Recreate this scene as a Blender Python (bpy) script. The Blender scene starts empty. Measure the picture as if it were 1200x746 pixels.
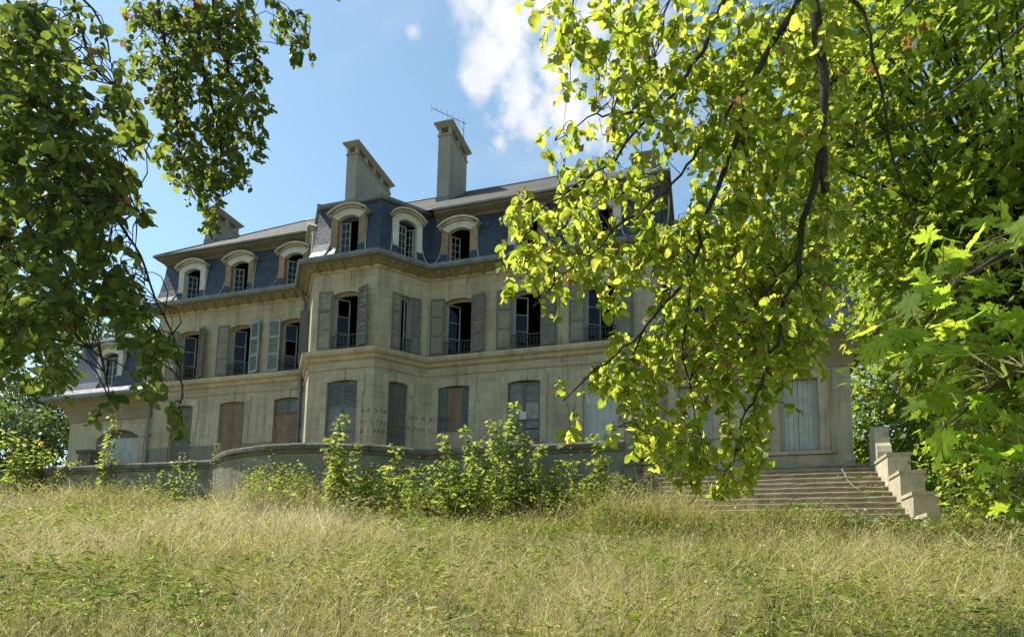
import bpy, math, random
import numpy as np
from mathutils import Matrix, Vector

rng = np.random.default_rng(11)
random.seed(11)
R = math.radians
sc = bpy.context.scene
COL = sc.collection

# ------------------------------------------------------------------ camera
# world frame: x along the house front, y into the house, z up, the eye at the origin
FPX, PITCH, ROLL, YAW, PPY = 735.0, R(6.4), R(1.06), R(17.2), 597.0   # photo pixels (1200 wide)
cp, sp, cr, sr = math.cos(PITCH), math.sin(PITCH), math.cos(ROLL), math.sin(ROLL)
CAMF = np.array([0, cp, sp]); _u = np.array([0, -sp, cp]); _r = np.array([1.0, 0, 0])
CAMR = cr * _r + sr * _u; CAMU = -sr * _r + cr * _u
HM = np.array([[math.cos(YAW), -math.sin(YAW), 0], [math.sin(YAW), math.cos(YAW), 0], [0, 0, 1.0]])
CAMF, CAMR, CAMU = HM @ CAMF, HM @ CAMR, HM @ CAMU

def P(x, y, d):
    """photo pixel + depth along the lens axis -> point"""
    return CAMF * d + CAMR * ((x - 600) / FPX * d) - CAMU * ((y - PPY) / FPX * d)

def to_px(p):
    p = np.asarray(p); d = p @ CAMF
    return 600 + FPX * (p @ CAMR) / d, PPY - FPX * (p @ CAMU) / d, d

cam = bpy.data.cameras.new('camera'); camo = bpy.data.objects.new('camera', cam); COL.objects.link(camo)
mw = Matrix.Identity(4)
for i, v in enumerate((CAMR, CAMU, -CAMF)):
    for k in range(3): mw[k][i] = v[k]
camo.matrix_world = mw
cam.sensor_width = 36; cam.lens = FPX / 1200 * 36; cam.shift_y = (PPY - 373) / 1200
cam.clip_start = 0.05; cam.clip_end = 4000
sc.camera = camo

# ------------------------------------------------------------------ sky, sun, exposure
SUN_EL = R(55)
sun_dir = Vector((-math.cos(SUN_EL) * math.cos(R(2.0)), math.cos(SUN_EL) * math.sin(R(2.0)), math.sin(SUN_EL)))
world = bpy.data.worlds.new('World'); sc.world = world; world.use_nodes = True
wt = world.node_tree; wt.nodes.clear()
def WN(t, **k):
    n = wt.nodes.new(t)
    for a, b in k.items(): setattr(n, a, b)
    return n
sky = WN('ShaderNodeTexSky', sky_type='NISHITA', sun_disc=False, sun_elevation=SUN_EL,
         sun_rotation=math.atan2(sun_dir.x, sun_dir.y), altitude=100, air_density=1.0, dust_density=0.35, ozone_density=1.4)
bg = WN('ShaderNodeBackground'); bg.inputs[1].default_value = 0.115
wb = WN('ShaderNodeMix', data_type='RGBA', blend_type='MULTIPLY'); wb.inputs[0].default_value = 1.0; wb.inputs[7].default_value = (0.98, 1.04, 0.9, 1)   # camera white balance
wt.links.new(sky.outputs[0], wb.inputs[6]); wt.links.new(wb.outputs[2], bg.inputs[0])
geo = WN('ShaderNodeTexCoord')
def wmath(op, a, b=None, c=None, clamp=False):
    n = WN('ShaderNodeMath', operation=op, use_clamp=clamp)
    for i, v in enumerate((a, b, c)):
        if v is None: continue
        if isinstance(v, (int, float)): n.inputs[i].default_value = v
        else: wt.links.new(v, n.inputs[i])
    return n.outputs[0]
def wnoise(scale, detail, rough, w=0.0):
    n = WN('ShaderNodeTexNoise', noise_dimensions='4D'); n.inputs['Scale'].default_value = scale
    n.inputs['W'].default_value = w
    n.inputs['Detail'].default_value = detail; n.inputs['Roughness'].default_value = rough
    wt.links.new(geo.outputs['Generated'], n.inputs['Vector']); return n.outputs[0]
def blob(x, y, r):
    d = P(x, y, 1.0); d = d / np.linalg.norm(d)
    n = WN('ShaderNodeVectorMath', operation='DISTANCE'); wt.links.new(geo.outputs['Generated'], n.inputs[0])
    n.inputs[1].default_value = d
    return wmath('SUBTRACT', 1.0, wmath('DIVIDE', n.outputs['Value'], r / 735.0 * 0.82))
puffs = [(556, 2, 34), (590, 30, 52), (640, 10, 62), (582, 72, 44), (566, 96, 30), (610, 100, 50), (650, 70, 60), (596, 140, 34), (626, 150, 40), (585, 168, 20), (690, 40, 70),
         (660, 130, 50), (730, 70, 70), (700, 150, 50), (610, -60, 80), (484, 37, 13)]
acc = None
for b in puffs:
    v = blob(*b); acc = v if acc is None else wmath('SMOOTH_MAX', acc, v, 0.1)
fine = wnoise(9.0, 9, 0.62, 1.3)
field = wmath('ADD', wmath('MULTIPLY', acc, 0.75), wmath('ADD', wmath('MULTIPLY_ADD', fine, 2.6, -1.3), wmath('MULTIPLY_ADD', wnoise(34.0, 6, 0.6, 3.0), 1.1, -0.55)))
cum = WN('ShaderNodeMapRange', interpolation_type='SMOOTHSTEP'); wt.links.new(field, cum.inputs[0])
cum.inputs[1].default_value = -0.1; cum.inputs[2].default_value = 0.68; cum.inputs[4].default_value = 0.97
wide = wnoise(2.2, 8, 0.6, 6.1)
far = WN('ShaderNodeMapRange', interpolation_type='SMOOTHSTEP'); wt.links.new(wide, far.inputs[0])
far.inputs[1].default_value = 0.60; far.inputs[2].default_value = 0.78; far.inputs[4].default_value = 0.9
mask = wmath('MAXIMUM', cum.outputs[0], far.outputs[0])
# thin wisps
wis = WN('ShaderNodeTexNoise'); wis.inputs['Scale'].default_value = 3.0; wis.inputs['Detail'].default_value = 6
mp = WN('ShaderNodeMapping'); mp.inputs['Rotation'].default_value = (0.3, 0.6, 0.2); mp.inputs['Scale'].default_value = (0.6, 2.8, 2.2)
wt.links.new(geo.outputs['Generated'], mp.inputs[0]); wt.links.new(mp.outputs[0], wis.inputs['Vector'])
wr = WN('ShaderNodeMapRange', interpolation_type='SMOOTHSTEP'); wt.links.new(wis.outputs[0], wr.inputs[0])
wr.inputs[1].default_value = 0.5; wr.inputs[2].default_value = 0.85; wr.inputs[4].default_value = 0.38
mask = wmath('MAXIMUM', mask, wr.outputs[0])
cb = WN('ShaderNodeBackground')
shade = WN('ShaderNodeMix', data_type='RGBA')
sv = WN('ShaderNodeMapRange'); wt.links.new(wnoise(5.0, 6, 0.55, 9.0), sv.inputs[0]); sv.inputs[1].default_value = 0.36; sv.inputs[2].default_value = 0.6
wt.links.new(sv.outputs[0], shade.inputs[0])
shade.inputs[6].default_value = (0.66, 0.71, 0.78, 1); shade.inputs[7].default_value = (1.0, 1.0, 1.0, 1)
wt.links.new(shade.outputs[2], cb.inputs[0]); cb.inputs[1].default_value = 0.54
mx = WN('ShaderNodeMixShader'); wt.links.new(mask, mx.inputs[0]); wt.links.new(bg.outputs[0], mx.inputs[1]); wt.links.new(cb.outputs[0], mx.inputs[2])
wo = WN('ShaderNodeOutputWorld'); wt.links.new(mx.outputs[0], wo.inputs[0])

sl = bpy.data.lights.new('sun', 'SUN'); so = bpy.data.objects.new('sun', sl); COL.objects.link(so)
sl.energy = 4.6; sl.angle = R(0.5); sl.color = (1.0, 0.95, 0.86)
so.rotation_euler = sun_dir.to_track_quat('Z', 'Y').to_euler(); so.location = (-30, 0, 40)
vs = sc.view_settings
vs.view_transform = 'Standard'; vs.look = 'None'; vs.gamma = 1.0; vs.use_curve_mapping = False; vs.exposure = 1.05
cy = sc.cycles
cy.max_bounces = 10; cy.diffuse_bounces = 5; cy.transmission_bounces = 8; cy.transparent_max_bounces = 8; cy.use_denoising = True

# ------------------------------------------------------------------ materials
class NT:
    def __init__(s, name):
        s.m = bpy.data.materials.new(name); s.m.use_nodes = True; s.t = s.m.node_tree; s.t.nodes.clear()
        s.out = s.n('ShaderNodeOutputMaterial'); s.pos = s.n('ShaderNodeNewGeometry').outputs['Position']
    def n(s, t, **k):
        x = s.t.nodes.new(t)
        for a, b in k.items(): setattr(x, a, b)
        return x
    def l(s, a, b): s.t.links.new(a, b)
    def noise(s, scale, detail=5, rough=0.6, stretch=(1, 1, 1), vec=None):
        x = s.n('ShaderNodeTexNoise'); x.inputs['Scale'].default_value = scale
        x.inputs['Detail'].default_value = detail; x.inputs['Roughness'].default_value = rough
        mp = s.n('ShaderNodeMapping'); mp.inputs['Scale'].default_value = stretch
        s.l(vec or s.pos, mp.inputs[0]); s.l(mp.outputs[0], x.inputs['Vector']); return x.outputs[0]
    def ramp(s, fac, a, b, c1, c2):
        x = s.n('ShaderNodeValToRGB'); e = x.color_ramp.elements
        e[0].position, e[0].color = a, (*c1, 1); e[1].position, e[1].color = b, (*c2, 1)
        s.l(fac, x.inputs[0]); return x.outputs[0]
    def mix(s, fac, a, b, blend='MIX'):
        x = s.n('ShaderNodeMix', data_type='RGBA', blend_type=blend)
        for i, v in ((0, fac), (6, a), (7, b)):
            if isinstance(v, (int, float)): x.inputs[i].default_value = v
            elif isinstance(v, tuple): x.inputs[i].default_value = (*v, 1)
            else: s.l(v, x.inputs[i])
        return x.outputs[2]
    def rng(s, v, a, b, c=0.0, d=1.0):
        x = s.n('ShaderNodeMapRange'); s.l(v, x.inputs[0])
        for i, q in enumerate((a, b, c, d)): x.inputs[i + 1].default_value = q
        return x.outputs[0]
    def math(s, op, a, b):
        x = s.n('ShaderNodeMath', operation=op)
        for i, v in enumerate((a, b)):
            if isinstance(v, (int, float)): x.inputs[i].default_value = v
            else: s.l(v, x.inputs[i])
        return x.outputs[0]
    def bsdf(s, col, rough=0.85, bump=None, bs=0.3, bd=0.02, metal=0.0, spec=0.3):
        p = s.n('ShaderNodeBsdfPrincipled'); p.inputs['Metallic'].default_value = metal
        p.inputs['Specular IOR Level'].default_value = spec
        if isinstance(col, tuple): p.inputs['Base Color'].default_value = (*col, 1)
        else: s.l(col, p.inputs['Base Color'])
        if isinstance(rough, (int, float)): p.inputs['Roughness'].default_value = rough
        else: s.l(rough, p.inputs['Roughness'])
        if bump is not None:
            b = s.n('ShaderNodeBump'); b.inputs['Strength'].default_value = bs; b.inputs['Distance'].default_value = bd
            s.l(bump, b.inputs['Height']); s.l(b.outputs[0], p.inputs['Normal'])
        s.l(p.outputs[0], s.out.inputs[0]); return p

def rough_mat(name, c1, c2, scale=1.5, rough=0.88, streak=0.35, streakc=(0.05, 0.045, 0.035), bs=0.25, perobj=0.12, moss=None, metal=0.0, sscale=(1.6, 1.6, 0.18)):
    t = NT(name)
    col = t.ramp(t.noise(scale, 7, 0.65), 0.3, 0.72, c1, c2)
    if perobj:
        oi = t.n('ShaderNodeObjectInfo').outputs['Random']
        k = t.rng(oi, 0, 1, 1 - perobj, 1 + perobj)
        g = t.n('ShaderNodeCombineColor'); [t.l(k, g.inputs[i]) for i in range(3)]
        col = t.mix(1.0, col, g.outputs[0], 'MULTIPLY')
    if streak:
        s_ = t.rng(t.noise(1.0, 6, 0.7, sscale), 0.5, 0.78, 0, streak)
        col = t.mix(s_, col, streakc)
        s2 = t.rng(t.noise(1.0, 7, 0.75, (sscale[0] * 3.7, sscale[1] * 3.7, sscale[2] * 1.7)), 0.53, 0.68, 0, streak * 1.0); s3 = t.rng(t.noise(0.45, 4, 0.6), 0.4, 0.56, 0.15, 1.0)
        col = t.mix(t.math('MULTIPLY', s2, s3), col, streakc)
    if moss:
        s_ = t.rng(t.noise(2.3, 8, 0.7), 0.52, 0.68, 0, 0.8); col = t.mix(s_, col, moss)
    t.bsdf(col, rough, t.noise(28, 5, 0.7), bs, 0.01, metal)
    return t.m

MT = {}
MT['stone'] = rough_mat('limestone', (0.25, 0.218, 0.145), (0.415, 0.365, 0.258), 0.7, 0.9, 0.75, (0.085, 0.075, 0.052), 0.3, 0.07)
MT['stone_trim'] = rough_mat('limestone_trim', (0.255, 0.222, 0.148), (0.425, 0.372, 0.265), 1.2, 0.9, 0.65, (0.085, 0.075, 0.05), 0.25, 0.05)
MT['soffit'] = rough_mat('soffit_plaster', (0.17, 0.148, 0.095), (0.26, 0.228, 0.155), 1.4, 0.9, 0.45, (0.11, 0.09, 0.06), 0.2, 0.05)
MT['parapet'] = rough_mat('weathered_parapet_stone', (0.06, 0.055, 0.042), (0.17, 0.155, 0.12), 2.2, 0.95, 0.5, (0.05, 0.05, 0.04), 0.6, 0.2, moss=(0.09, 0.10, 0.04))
MT['terrace'] = rough_mat('terrace_wall_render', (0.12, 0.112, 0.088), (0.235, 0.215, 0.17), 1.6, 0.95, 0.5, (0.09, 0.085, 0.06), 0.5, 0.1, moss=(0.16, 0.16, 0.08))
MT['step'] = rough_mat('step_stone', (0.2, 0.165, 0.11), (0.36, 0.305, 0.215), 3.0, 0.95, 0.45, (0.09, 0.075, 0.05), 0.6, 0.15, sscale=(0.8, 1, 3))
MT['cheek'] = rough_mat('cheek_stone', (0.33, 0.29, 0.2), (0.5, 0.44, 0.32), 2.5, 0.95, 0.4, (0.13, 0.12, 0.08), 0.5, 0.12, moss=(0.17, 0.17, 0.1))
MT['chimney'] = rough_mat('chimney_render', (0.2, 0.19, 0.16), (0.28, 0.265, 0.225), 1.8, 0.95, 0.35, (0.17, 0.16, 0.14), 0.3, 0.05)
MT['zinc'] = rough_mat('weathered_zinc', (0.10, 0.115, 0.12), (0.19, 0.21, 0.21), 2.5, 0.55, 0.3, (0.06, 0.065, 0.06), 0.15, 0.08, metal=0.35)
MT['shutter'] = rough_mat('grey_shutter_paint', (0.075, 0.082, 0.078), (0.13, 0.138, 0.128), 4.0, 0.8, 0.5, (0.13, 0.115, 0.09), 0.3, 0.14, sscale=(6, 6, 0.7))
MT['shutter_blue'] = rough_mat('blue_shutter_paint', (0.175, 0.225, 0.235), (0.265, 0.32, 0.325), 4.0, 0.75, 0.35, (0.16, 0.17, 0.15), 0.3, 0.08, sscale=(6, 6, 0.7))
MT['shutter_dark'] = rough_mat('dark_shutter_paint', (0.06, 0.075, 0.08), (0.12, 0.14, 0.142), 4.0, 0.75, 0.45, (0.07, 0.065, 0.055), 0.3, 0.12, sscale=(6, 6, 0.7))
MT['slat'] = rough_mat('bleached_slats', (0.17, 0.17, 0.155), (0.29, 0.285, 0.255), 4.0, 0.85, 0.5, (0.11, 0.105, 0.085), 0.3, 0.12, sscale=(2, 2, 6))
MT['slat_blue'] = rough_mat('blue_slats', (0.115, 0.155, 0.16), (0.17, 0.215, 0.22), 4.0, 0.8, 0.3, (0.1, 0.11, 0.1), 0.3, 0.08, sscale=(2, 2, 6))
MT['slat_dark'] = rough_mat('dark_slats', (0.1, 0.115, 0.115), (0.18, 0.195, 0.19), 4.0, 0.8, 0.4, (0.06, 0.06, 0.05), 0.3, 0.1, sscale=(2, 2, 6))
MT['lead'] = rough_mat('pale_lead', (0.22, 0.23, 0.23), (0.36, 0.37, 0.36), 4.0, 0.6, 0.3, bs=0.1, perobj=0.1)
MT['door'] = rough_mat('pale_door_paint', (0.26, 0.28, 0.265), (0.4, 0.42, 0.39), 3.0, 0.75, 0.5, (0.24, 0.23, 0.18), 0.3, 0.1, sscale=(9, 9, 0.7))
MT['wood'] = rough_mat('bare_weathered_wood', (0.17, 0.115, 0.065), (0.3, 0.215, 0.135), 5.0, 0.9, 0.5, (0.15, 0.1, 0.06), 0.5, 0.15, sscale=(14, 14, 0.9))
MT['board'] = rough_mat('boarding_wood', (0.13, 0.092, 0.06), (0.21, 0.155, 0.105), 3.0, 0.9, 0.45, (0.12, 0.09, 0.06), 0.4, 0.15, sscale=(9, 9, 0.6))
MT['boardgrey'] = rough_mat('grey_boarding', (0.085, 0.08, 0.07), (0.145, 0.135, 0.118), 3.0, 0.9, 0.4, (0.09, 0.08, 0.07), 0.4, 0.12, sscale=(9, 9, 0.6))
MT['white'] = rough_mat('old_white_paint', (0.36, 0.355, 0.315), (0.52, 0.51, 0.46), 3.0, 0.8, 0.45, (0.36, 0.32, 0.24), 0.3, 0.06, sscale=(5, 5, 0.9))
MT['sash'] = rough_mat('worn_sash_paint', (0.2, 0.2, 0.185), (0.34, 0.335, 0.31), 5.0, 0.8, 0.45, (0.14, 0.12, 0.09), 0.3, 0.06, sscale=(9, 9, 2))
MT['hood'] = rough_mat('peeling_hood_plaster', (0.3, 0.275, 0.22), (0.46, 0.43, 0.36), 2.5, 0.85, 0.5, (0.26, 0.22, 0.16), 0.5, 0.08, sscale=(3, 3, 3))
MT['timber'] = rough_mat('eaves_timber', (0.085, 0.075, 0.058), (0.16, 0.14, 0.11), 2.5, 0.9, 0.45, (0.1, 0.08, 0.06), 0.4, 0.05)
MT['iron'] = rough_mat('rusted_iron', (0.025, 0.025, 0.028), (0.06, 0.05, 0.045), 6, 0.7, 0, bs=0.2, perobj=0)
MT['bark'] = rough_mat('bark', (0.02, 0.016, 0.012), (0.06, 0.05, 0.037), 9, 0.95, 0.3, (0.02, 0.02, 0.014), 0.8, 0.1, sscale=(6, 6, 1))
MT['stem'] = rough_mat('green_stem', (0.10, 0.10, 0.04), (0.2, 0.18, 0.09), 9, 0.9, 0, bs=0.2, perobj=0.1)
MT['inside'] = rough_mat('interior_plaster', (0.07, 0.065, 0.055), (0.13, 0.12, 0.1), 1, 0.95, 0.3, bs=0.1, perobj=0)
MT['spray'] = rough_mat('brown_spray_paint', (0.07, 0.06, 0.045), (0.15, 0.13, 0.1), 4, 0.9, 0, bs=0.1, perobj=0)
_t = MT['spray'].node_tree; _o = next(n for n in _t.nodes if n.type == 'OUTPUT_MATERIAL'); _p = next(n for n in _t.nodes if n.type == 'BSDF_PRINCIPLED')
_m = _t.nodes.new('ShaderNodeMixShader'); _n = _t.nodes.new('ShaderNodeTexNoise'); _n.inputs['Scale'].default_value = 9; _g = _t.nodes.new('ShaderNodeNewGeometry'); _t.links.new(_g.outputs['Position'], _n.inputs['Vector'])
_r = _t.nodes.new('ShaderNodeMapRange'); _t.links.new(_n.outputs[0], _r.inputs[0]); _r.inputs[1].default_value = .35; _r.inputs[2].default_value = .65; _r.inputs[3].default_value = .25; _r.inputs[4].default_value = .9
_t.links.new(_r.outputs[0], _m.inputs[0]); _t.links.new(_t.nodes.new('ShaderNodeBsdfTransparent').outputs[0], _m.inputs[1]); _t.links.new(_p.outputs[0], _m.inputs[2]); _t.links.new(_m.outputs[0], _o.inputs[0])
MT['paper'] = rough_mat('old_paper', (0.4, 0.39, 0.35), (0.5, 0.48, 0.42), 4, 0.9, 0, bs=0.1, perobj=0)

def slate_mat(name, c1, c2, bw, rh, vscale, rough, sheen=0.4):
    t = NT(name)
    sx = t.n('ShaderNodeSeparateXYZ'); t.l(t.pos, sx.inputs[0])
    cb_ = t.n('ShaderNodeCombineXYZ'); t.l(t.math('ADD', sx.outputs[0], sx.outputs[1]), cb_.inputs[0]); t.l(t.math('MULTIPLY', sx.outputs[2], vscale), cb_.inputs[1])
    b = t.n('ShaderNodeTexBrick'); t.l(cb_.outputs[0], b.inputs['Vector'])
    b.inputs['Color1'].default_value = (*c1, 1); b.inputs['Color2'].default_value = (*c2, 1)
    b.inputs['Mortar'].default_value = (c1[0] * .3, c1[1] * .3, c1[2] * .3, 1); b.inputs['Scale'].default_value = 1
    b.inputs['Brick Width'].default_value = bw; b.inputs['Row Height'].default_value = rh; b.inputs['Mortar Size'].default_value = 0.006
    b.inputs['Bias'].default_value = 0.0; b.offset = 0.5
    col = t.mix(t.rng(t.noise(1.1, 7, 0.65), 0.35, 0.75, 0, 0.6), b.outputs[0], (c2[0] * 1.25, c2[1] * 1.22, c2[2] * 1.1))
    col = t.mix(t.rng(t.noise(3.2, 6, 0.7), 0.58, 0.72, 0, 0.35), col, (0.07, 0.07, 0.058))
    h = t.math('ADD', t.math('MULTIPLY', b.outputs['Fac'], -0.6), t.noise(14, 4, 0.6))
    t.bsdf(col, t.rng(t.noise(6, 3, 0.6), 0.3, 0.7, rough - 0.1, rough + 0.15), h, 0.7, 0.02, 0.0, sheen)
    return t.m
MT['slate'] = slate_mat('blue_slate', (0.011, 0.018, 0.035), (0.034, 0.048, 0.078), 0.2, 0.1, 1.0, 0.5, 0.3)
MT['tile'] = slate_mat('weathered_roof_slate', (0.045, 0.045, 0.044), (0.085, 0.082, 0.076), 0.3, 0.16, 1.6, 0.8, 0.15)

t = NT('window_glass')
gl = t.n('ShaderNodeBsdfGlossy'); gl.inputs['Roughness'].default_value = 0.04; gl.inputs[0].default_value = (0.6, 0.64, 0.66, 1)
tr = t.n('ShaderNodeBsdfTransparent'); tr.inputs[0].default_value = (0.5, 0.53, 0.52, 1)
fr = t.n('ShaderNodeFresnel'); fr.inputs[0].default_value = 1.4
ms = t.n('ShaderNodeMixShader'); t.l(t.math('ADD', fr.outputs[0], 0.0), ms.inputs[0]); t.l(tr.outputs[0], ms.inputs[1]); t.l(gl.outputs[0], ms.inputs[2]); t.l(ms.outputs[0], t.out.inputs[0])
MT['glass'] = t.m

def leaf_mat(name, dark, light, tdark, tlight, brown=0.04, trans=0.5, gloss=0.25):
    """leaf blade: diffuse upper face plus light passing through the blade"""
    t = NT(name)
    at = t.n('ShaderNodeAttribute', attribute_name='rnd').outputs['Fac']
    v = t.math('FRACT', t.math('ADD', at, t.n('ShaderNodeObjectInfo').outputs['Random']), 0)
    v = t.math('FRACT', t.math('ADD', at, t.n('ShaderNodeObjectInfo').outputs['Random']), 0)
    c = t.ramp(v, 0.05, 0.95, dark, light); tc = t.ramp(v, 0.05, 0.95, tdark, tlight)
    if brown:
        b = t.math('GREATER_THAN', v, 1 - brown)
        c = t.mix(b, c, (0.14, 0.08, 0.03)); tc = t.mix(b, tc, (0.3, 0.16, 0.05))
    nz = t.rng(t.noise(45, 4, 0.6), 0.3, 0.7, 0.72, 1.22); gq = t.n('ShaderNodeCombineColor'); [t.l(nz, gq.inputs[i]) for i in range(3)]
    c = t.mix(1.0, c, gq.outputs[0], 'MULTIPLY'); tc = t.mix(1.0, tc, gq.outputs[0], 'MULTIPLY')
    d = t.n('ShaderNodeBsdfPrincipled'); t.l(c, d.inputs['Base Color']); d.inputs['Roughness'].default_value = 0.5; d.inputs['Specular IOR Level'].default_value = gloss
    x = t.n('ShaderNodeBsdfTranslucent'); t.l(tc, x.inputs[0])
    m = t.n('ShaderNodeMixShader'); m.inputs[0].default_value = trans
    t.l(d.outputs[0], m.inputs[1]); t.l(x.outputs[0], m.inputs[2]); t.l(m.outputs[0], t.out.inputs[0])
    return t.m
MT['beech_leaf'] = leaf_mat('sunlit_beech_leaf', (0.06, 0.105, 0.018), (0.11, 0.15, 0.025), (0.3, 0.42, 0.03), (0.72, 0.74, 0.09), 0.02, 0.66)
MT['beech_shaded'] = leaf_mat('shaded_beech_leaf', (0.035, 0.062, 0.018), (0.075, 0.105, 0.028), (0.12, 0.19, 0.028), (0.4, 0.46, 0.06), 0.012, 0.48, 0.25)  # darker copy of the beech leaf, canopy shade put into its colours
MT['maple_leaf'] = leaf_mat('maple_leaf', (0.06, 0.115, 0.012), (0.095, 0.15, 0.018), (0.3, 0.48, 0.03), (0.56, 0.7, 0.05), 0.0, 0.62, 0.05)
MT['tree_leaf'] = leaf_mat('woodland_leaf', (0.045, 0.09, 0.015), (0.085, 0.13, 0.022), (0.27, 0.41, 0.03), (0.62, 0.68, 0.07), 0.01, 0.56)
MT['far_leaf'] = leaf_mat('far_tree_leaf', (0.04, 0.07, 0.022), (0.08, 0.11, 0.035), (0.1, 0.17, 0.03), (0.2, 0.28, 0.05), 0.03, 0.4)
MT['sapling_leaf'] = leaf_mat('sapling_leaf', (0.075, 0.12, 0.025), (0.13, 0.17, 0.04), (0.28, 0.38, 0.045), (0.58, 0.62, 0.1), 0.03, 0.55)
MT['plume'] = leaf_mat('pale_plume', (0.22, 0.22, 0.12), (0.34, 0.32, 0.19), (0.3, 0.3, 0.15), (0.4, 0.38, 0.2), 0.0, 0.4, 0.1)

MT['dockseed'] = leaf_mat('dock_seed', (0.06, 0.035, 0.02), (0.12, 0.07, 0.035), (0.1, 0.05, 0.03), (0.16, 0.08, 0.04), 0.0, 0.25, 0.1)
t = NT('grass_blade')
ga = t.n('ShaderNodeAttribute', attribute_name='col').outputs['Color']
d_ = t.n('ShaderNodeBsdfPrincipled'); t.l(ga, d_.inputs['Base Color']); d_.inputs['Roughness'].default_value = 0.65; d_.inputs['Specular IOR Level'].default_value = 0.25
x_ = t.n('ShaderNodeBsdfTranslucent'); t.l(ga, x_.inputs[0])
m_ = t.n('ShaderNodeMixShader'); m_.inputs[0].default_value = 0.4
t.l(d_.outputs[0], m_.inputs[1]); t.l(x_.outputs[0], m_.inputs[2]); t.l(m_.outputs[0], t.out.inputs[0])
MT['grass'] = t.m
t = NT('meadow_soil')
c = t.ramp(t.noise(0.7, 8, 0.65), 0.35, 0.7, (0.12, 0.115, 0.04), (0.26, 0.21, 0.1))
t.bsdf(c, 0.95, t.noise(9, 6, 0.7), 0.8, 0.08); MT['soil'] = t.m

# ------------------------------------------------------------------ mesh helpers
class MB:
    def __init__(s): s.v = []; s.f = []
    def add(s, vs, fs):
        k = len(s.v); s.v += [tuple(map(float, p)) for p in vs]; s.f += [tuple(i + k for i in q) for q in fs]; return s
    def box(s, x0, x1, y0, y1, z0, z1):
        return s.add([(x0, y0, z0), (x1, y0, z0), (x1, y1, z0), (x0, y1, z0), (x0, y0, z1), (x1, y0, z1), (x1, y1, z1), (x0, y1, z1)],
                     [(0, 3, 2, 1), (4, 5, 6, 7), (0, 1, 5, 4), (1, 2, 6, 5), (2, 3, 7, 6), (3, 0, 4, 7)])
    def prism(s, poly, y0, y1):
        """polygon in x,z extruded along y"""
        n = len(poly)
        return s.add([(x, y0, z) for x, z in poly] + [(x, y1, z) for x, z in poly],
                     [tuple(range(n)), tuple(range(2 * n - 1, n - 1, -1))] + [(i, i + n, (i + 1) % n + n, (i + 1) % n) for i in range(n)])
    def tube(s, pts, rad, n=6):
        pts = [np.asarray(p, float) for p in pts]; rings = []
        for i, p in enumerate(pts):
            t_ = pts[min(i + 1, len(pts) - 1)] - pts[max(i - 1, 0)]; t_ = t_ / (np.linalg.norm(t_) + 1e-9)
            a = np.cross(t_, (0.31, 0.2, 0.93)); a /= np.linalg.norm(a) + 1e-9; b = np.cross(t_, a)
            r = rad[i] if hasattr(rad, '__len__') else rad
            rings.append([p + r * (math.cos(q) * a + math.sin(q) * b) for q in np.linspace(0, 2 * math.pi, n, endpoint=False)])
        k = len(rings)
        return s.add([v for r_ in rings for v in r_],
                     [(i * n + j, i * n + (j + 1) % n, (i + 1) * n + (j + 1) % n, (i + 1) * n + j) for i in range(k - 1) for j in range(n)]
                     + [tuple(range(n - 1, -1, -1)), tuple((k - 1) * n + j for j in range(n))])
    def mesh(s, name='mesh'):
        m = bpy.data.meshes.new(name); m.from_pydata(s.v, [], s.f); m.update(); return m

def pinv(o, parent):
    o.parent = parent
    if parent is not None: o.matrix_parent_inverse = parent.matrix_world.inverted()
def link(name, mesh, mat, parent=None, M=None, kind=None, smooth=False):
    o = bpy.data.objects.new(name, mesh); COL.objects.link(o)
    if mat and not mesh.materials: mesh.materials.append(MT[mat])
    if smooth: mesh.polygons.foreach_set('use_smooth', [True] * len(mesh.polygons))
    if M is not None: o.matrix_world = M
    if parent is not None:
        # world placement kept: parent transform is cancelled
        o.parent = parent; o.matrix_parent_inverse = WM[parent.name].inverted()
        if M is not None: o.matrix_basis = M
    WM[o.name] = M.copy() if M is not None else Matrix.Identity(4)
    if kind: o['kind'] = kind
    return o
WM = {}
def build(name, mb, mat, parent=None, M=None, kind=None, smooth=False):
    return link(name, mb.mesh(name), mat, parent, M, kind, smooth)
def tag(o, label, cat, group=None):
    o['label'] = label; o['category'] = cat
    if group: o['group'] = group
    return o
def empty(name, loc, label, cat, group=None):
    o = bpy.data.objects.new(name, None); COL.objects.link(o); o.empty_display_size = 0.2
    M = Matrix.Translation(Vector(loc)); o.matrix_world = M; WM[o.name] = M
    return tag(o, label, cat, group)
def structure(o): o['kind'] = 'structure'; return o

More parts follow.
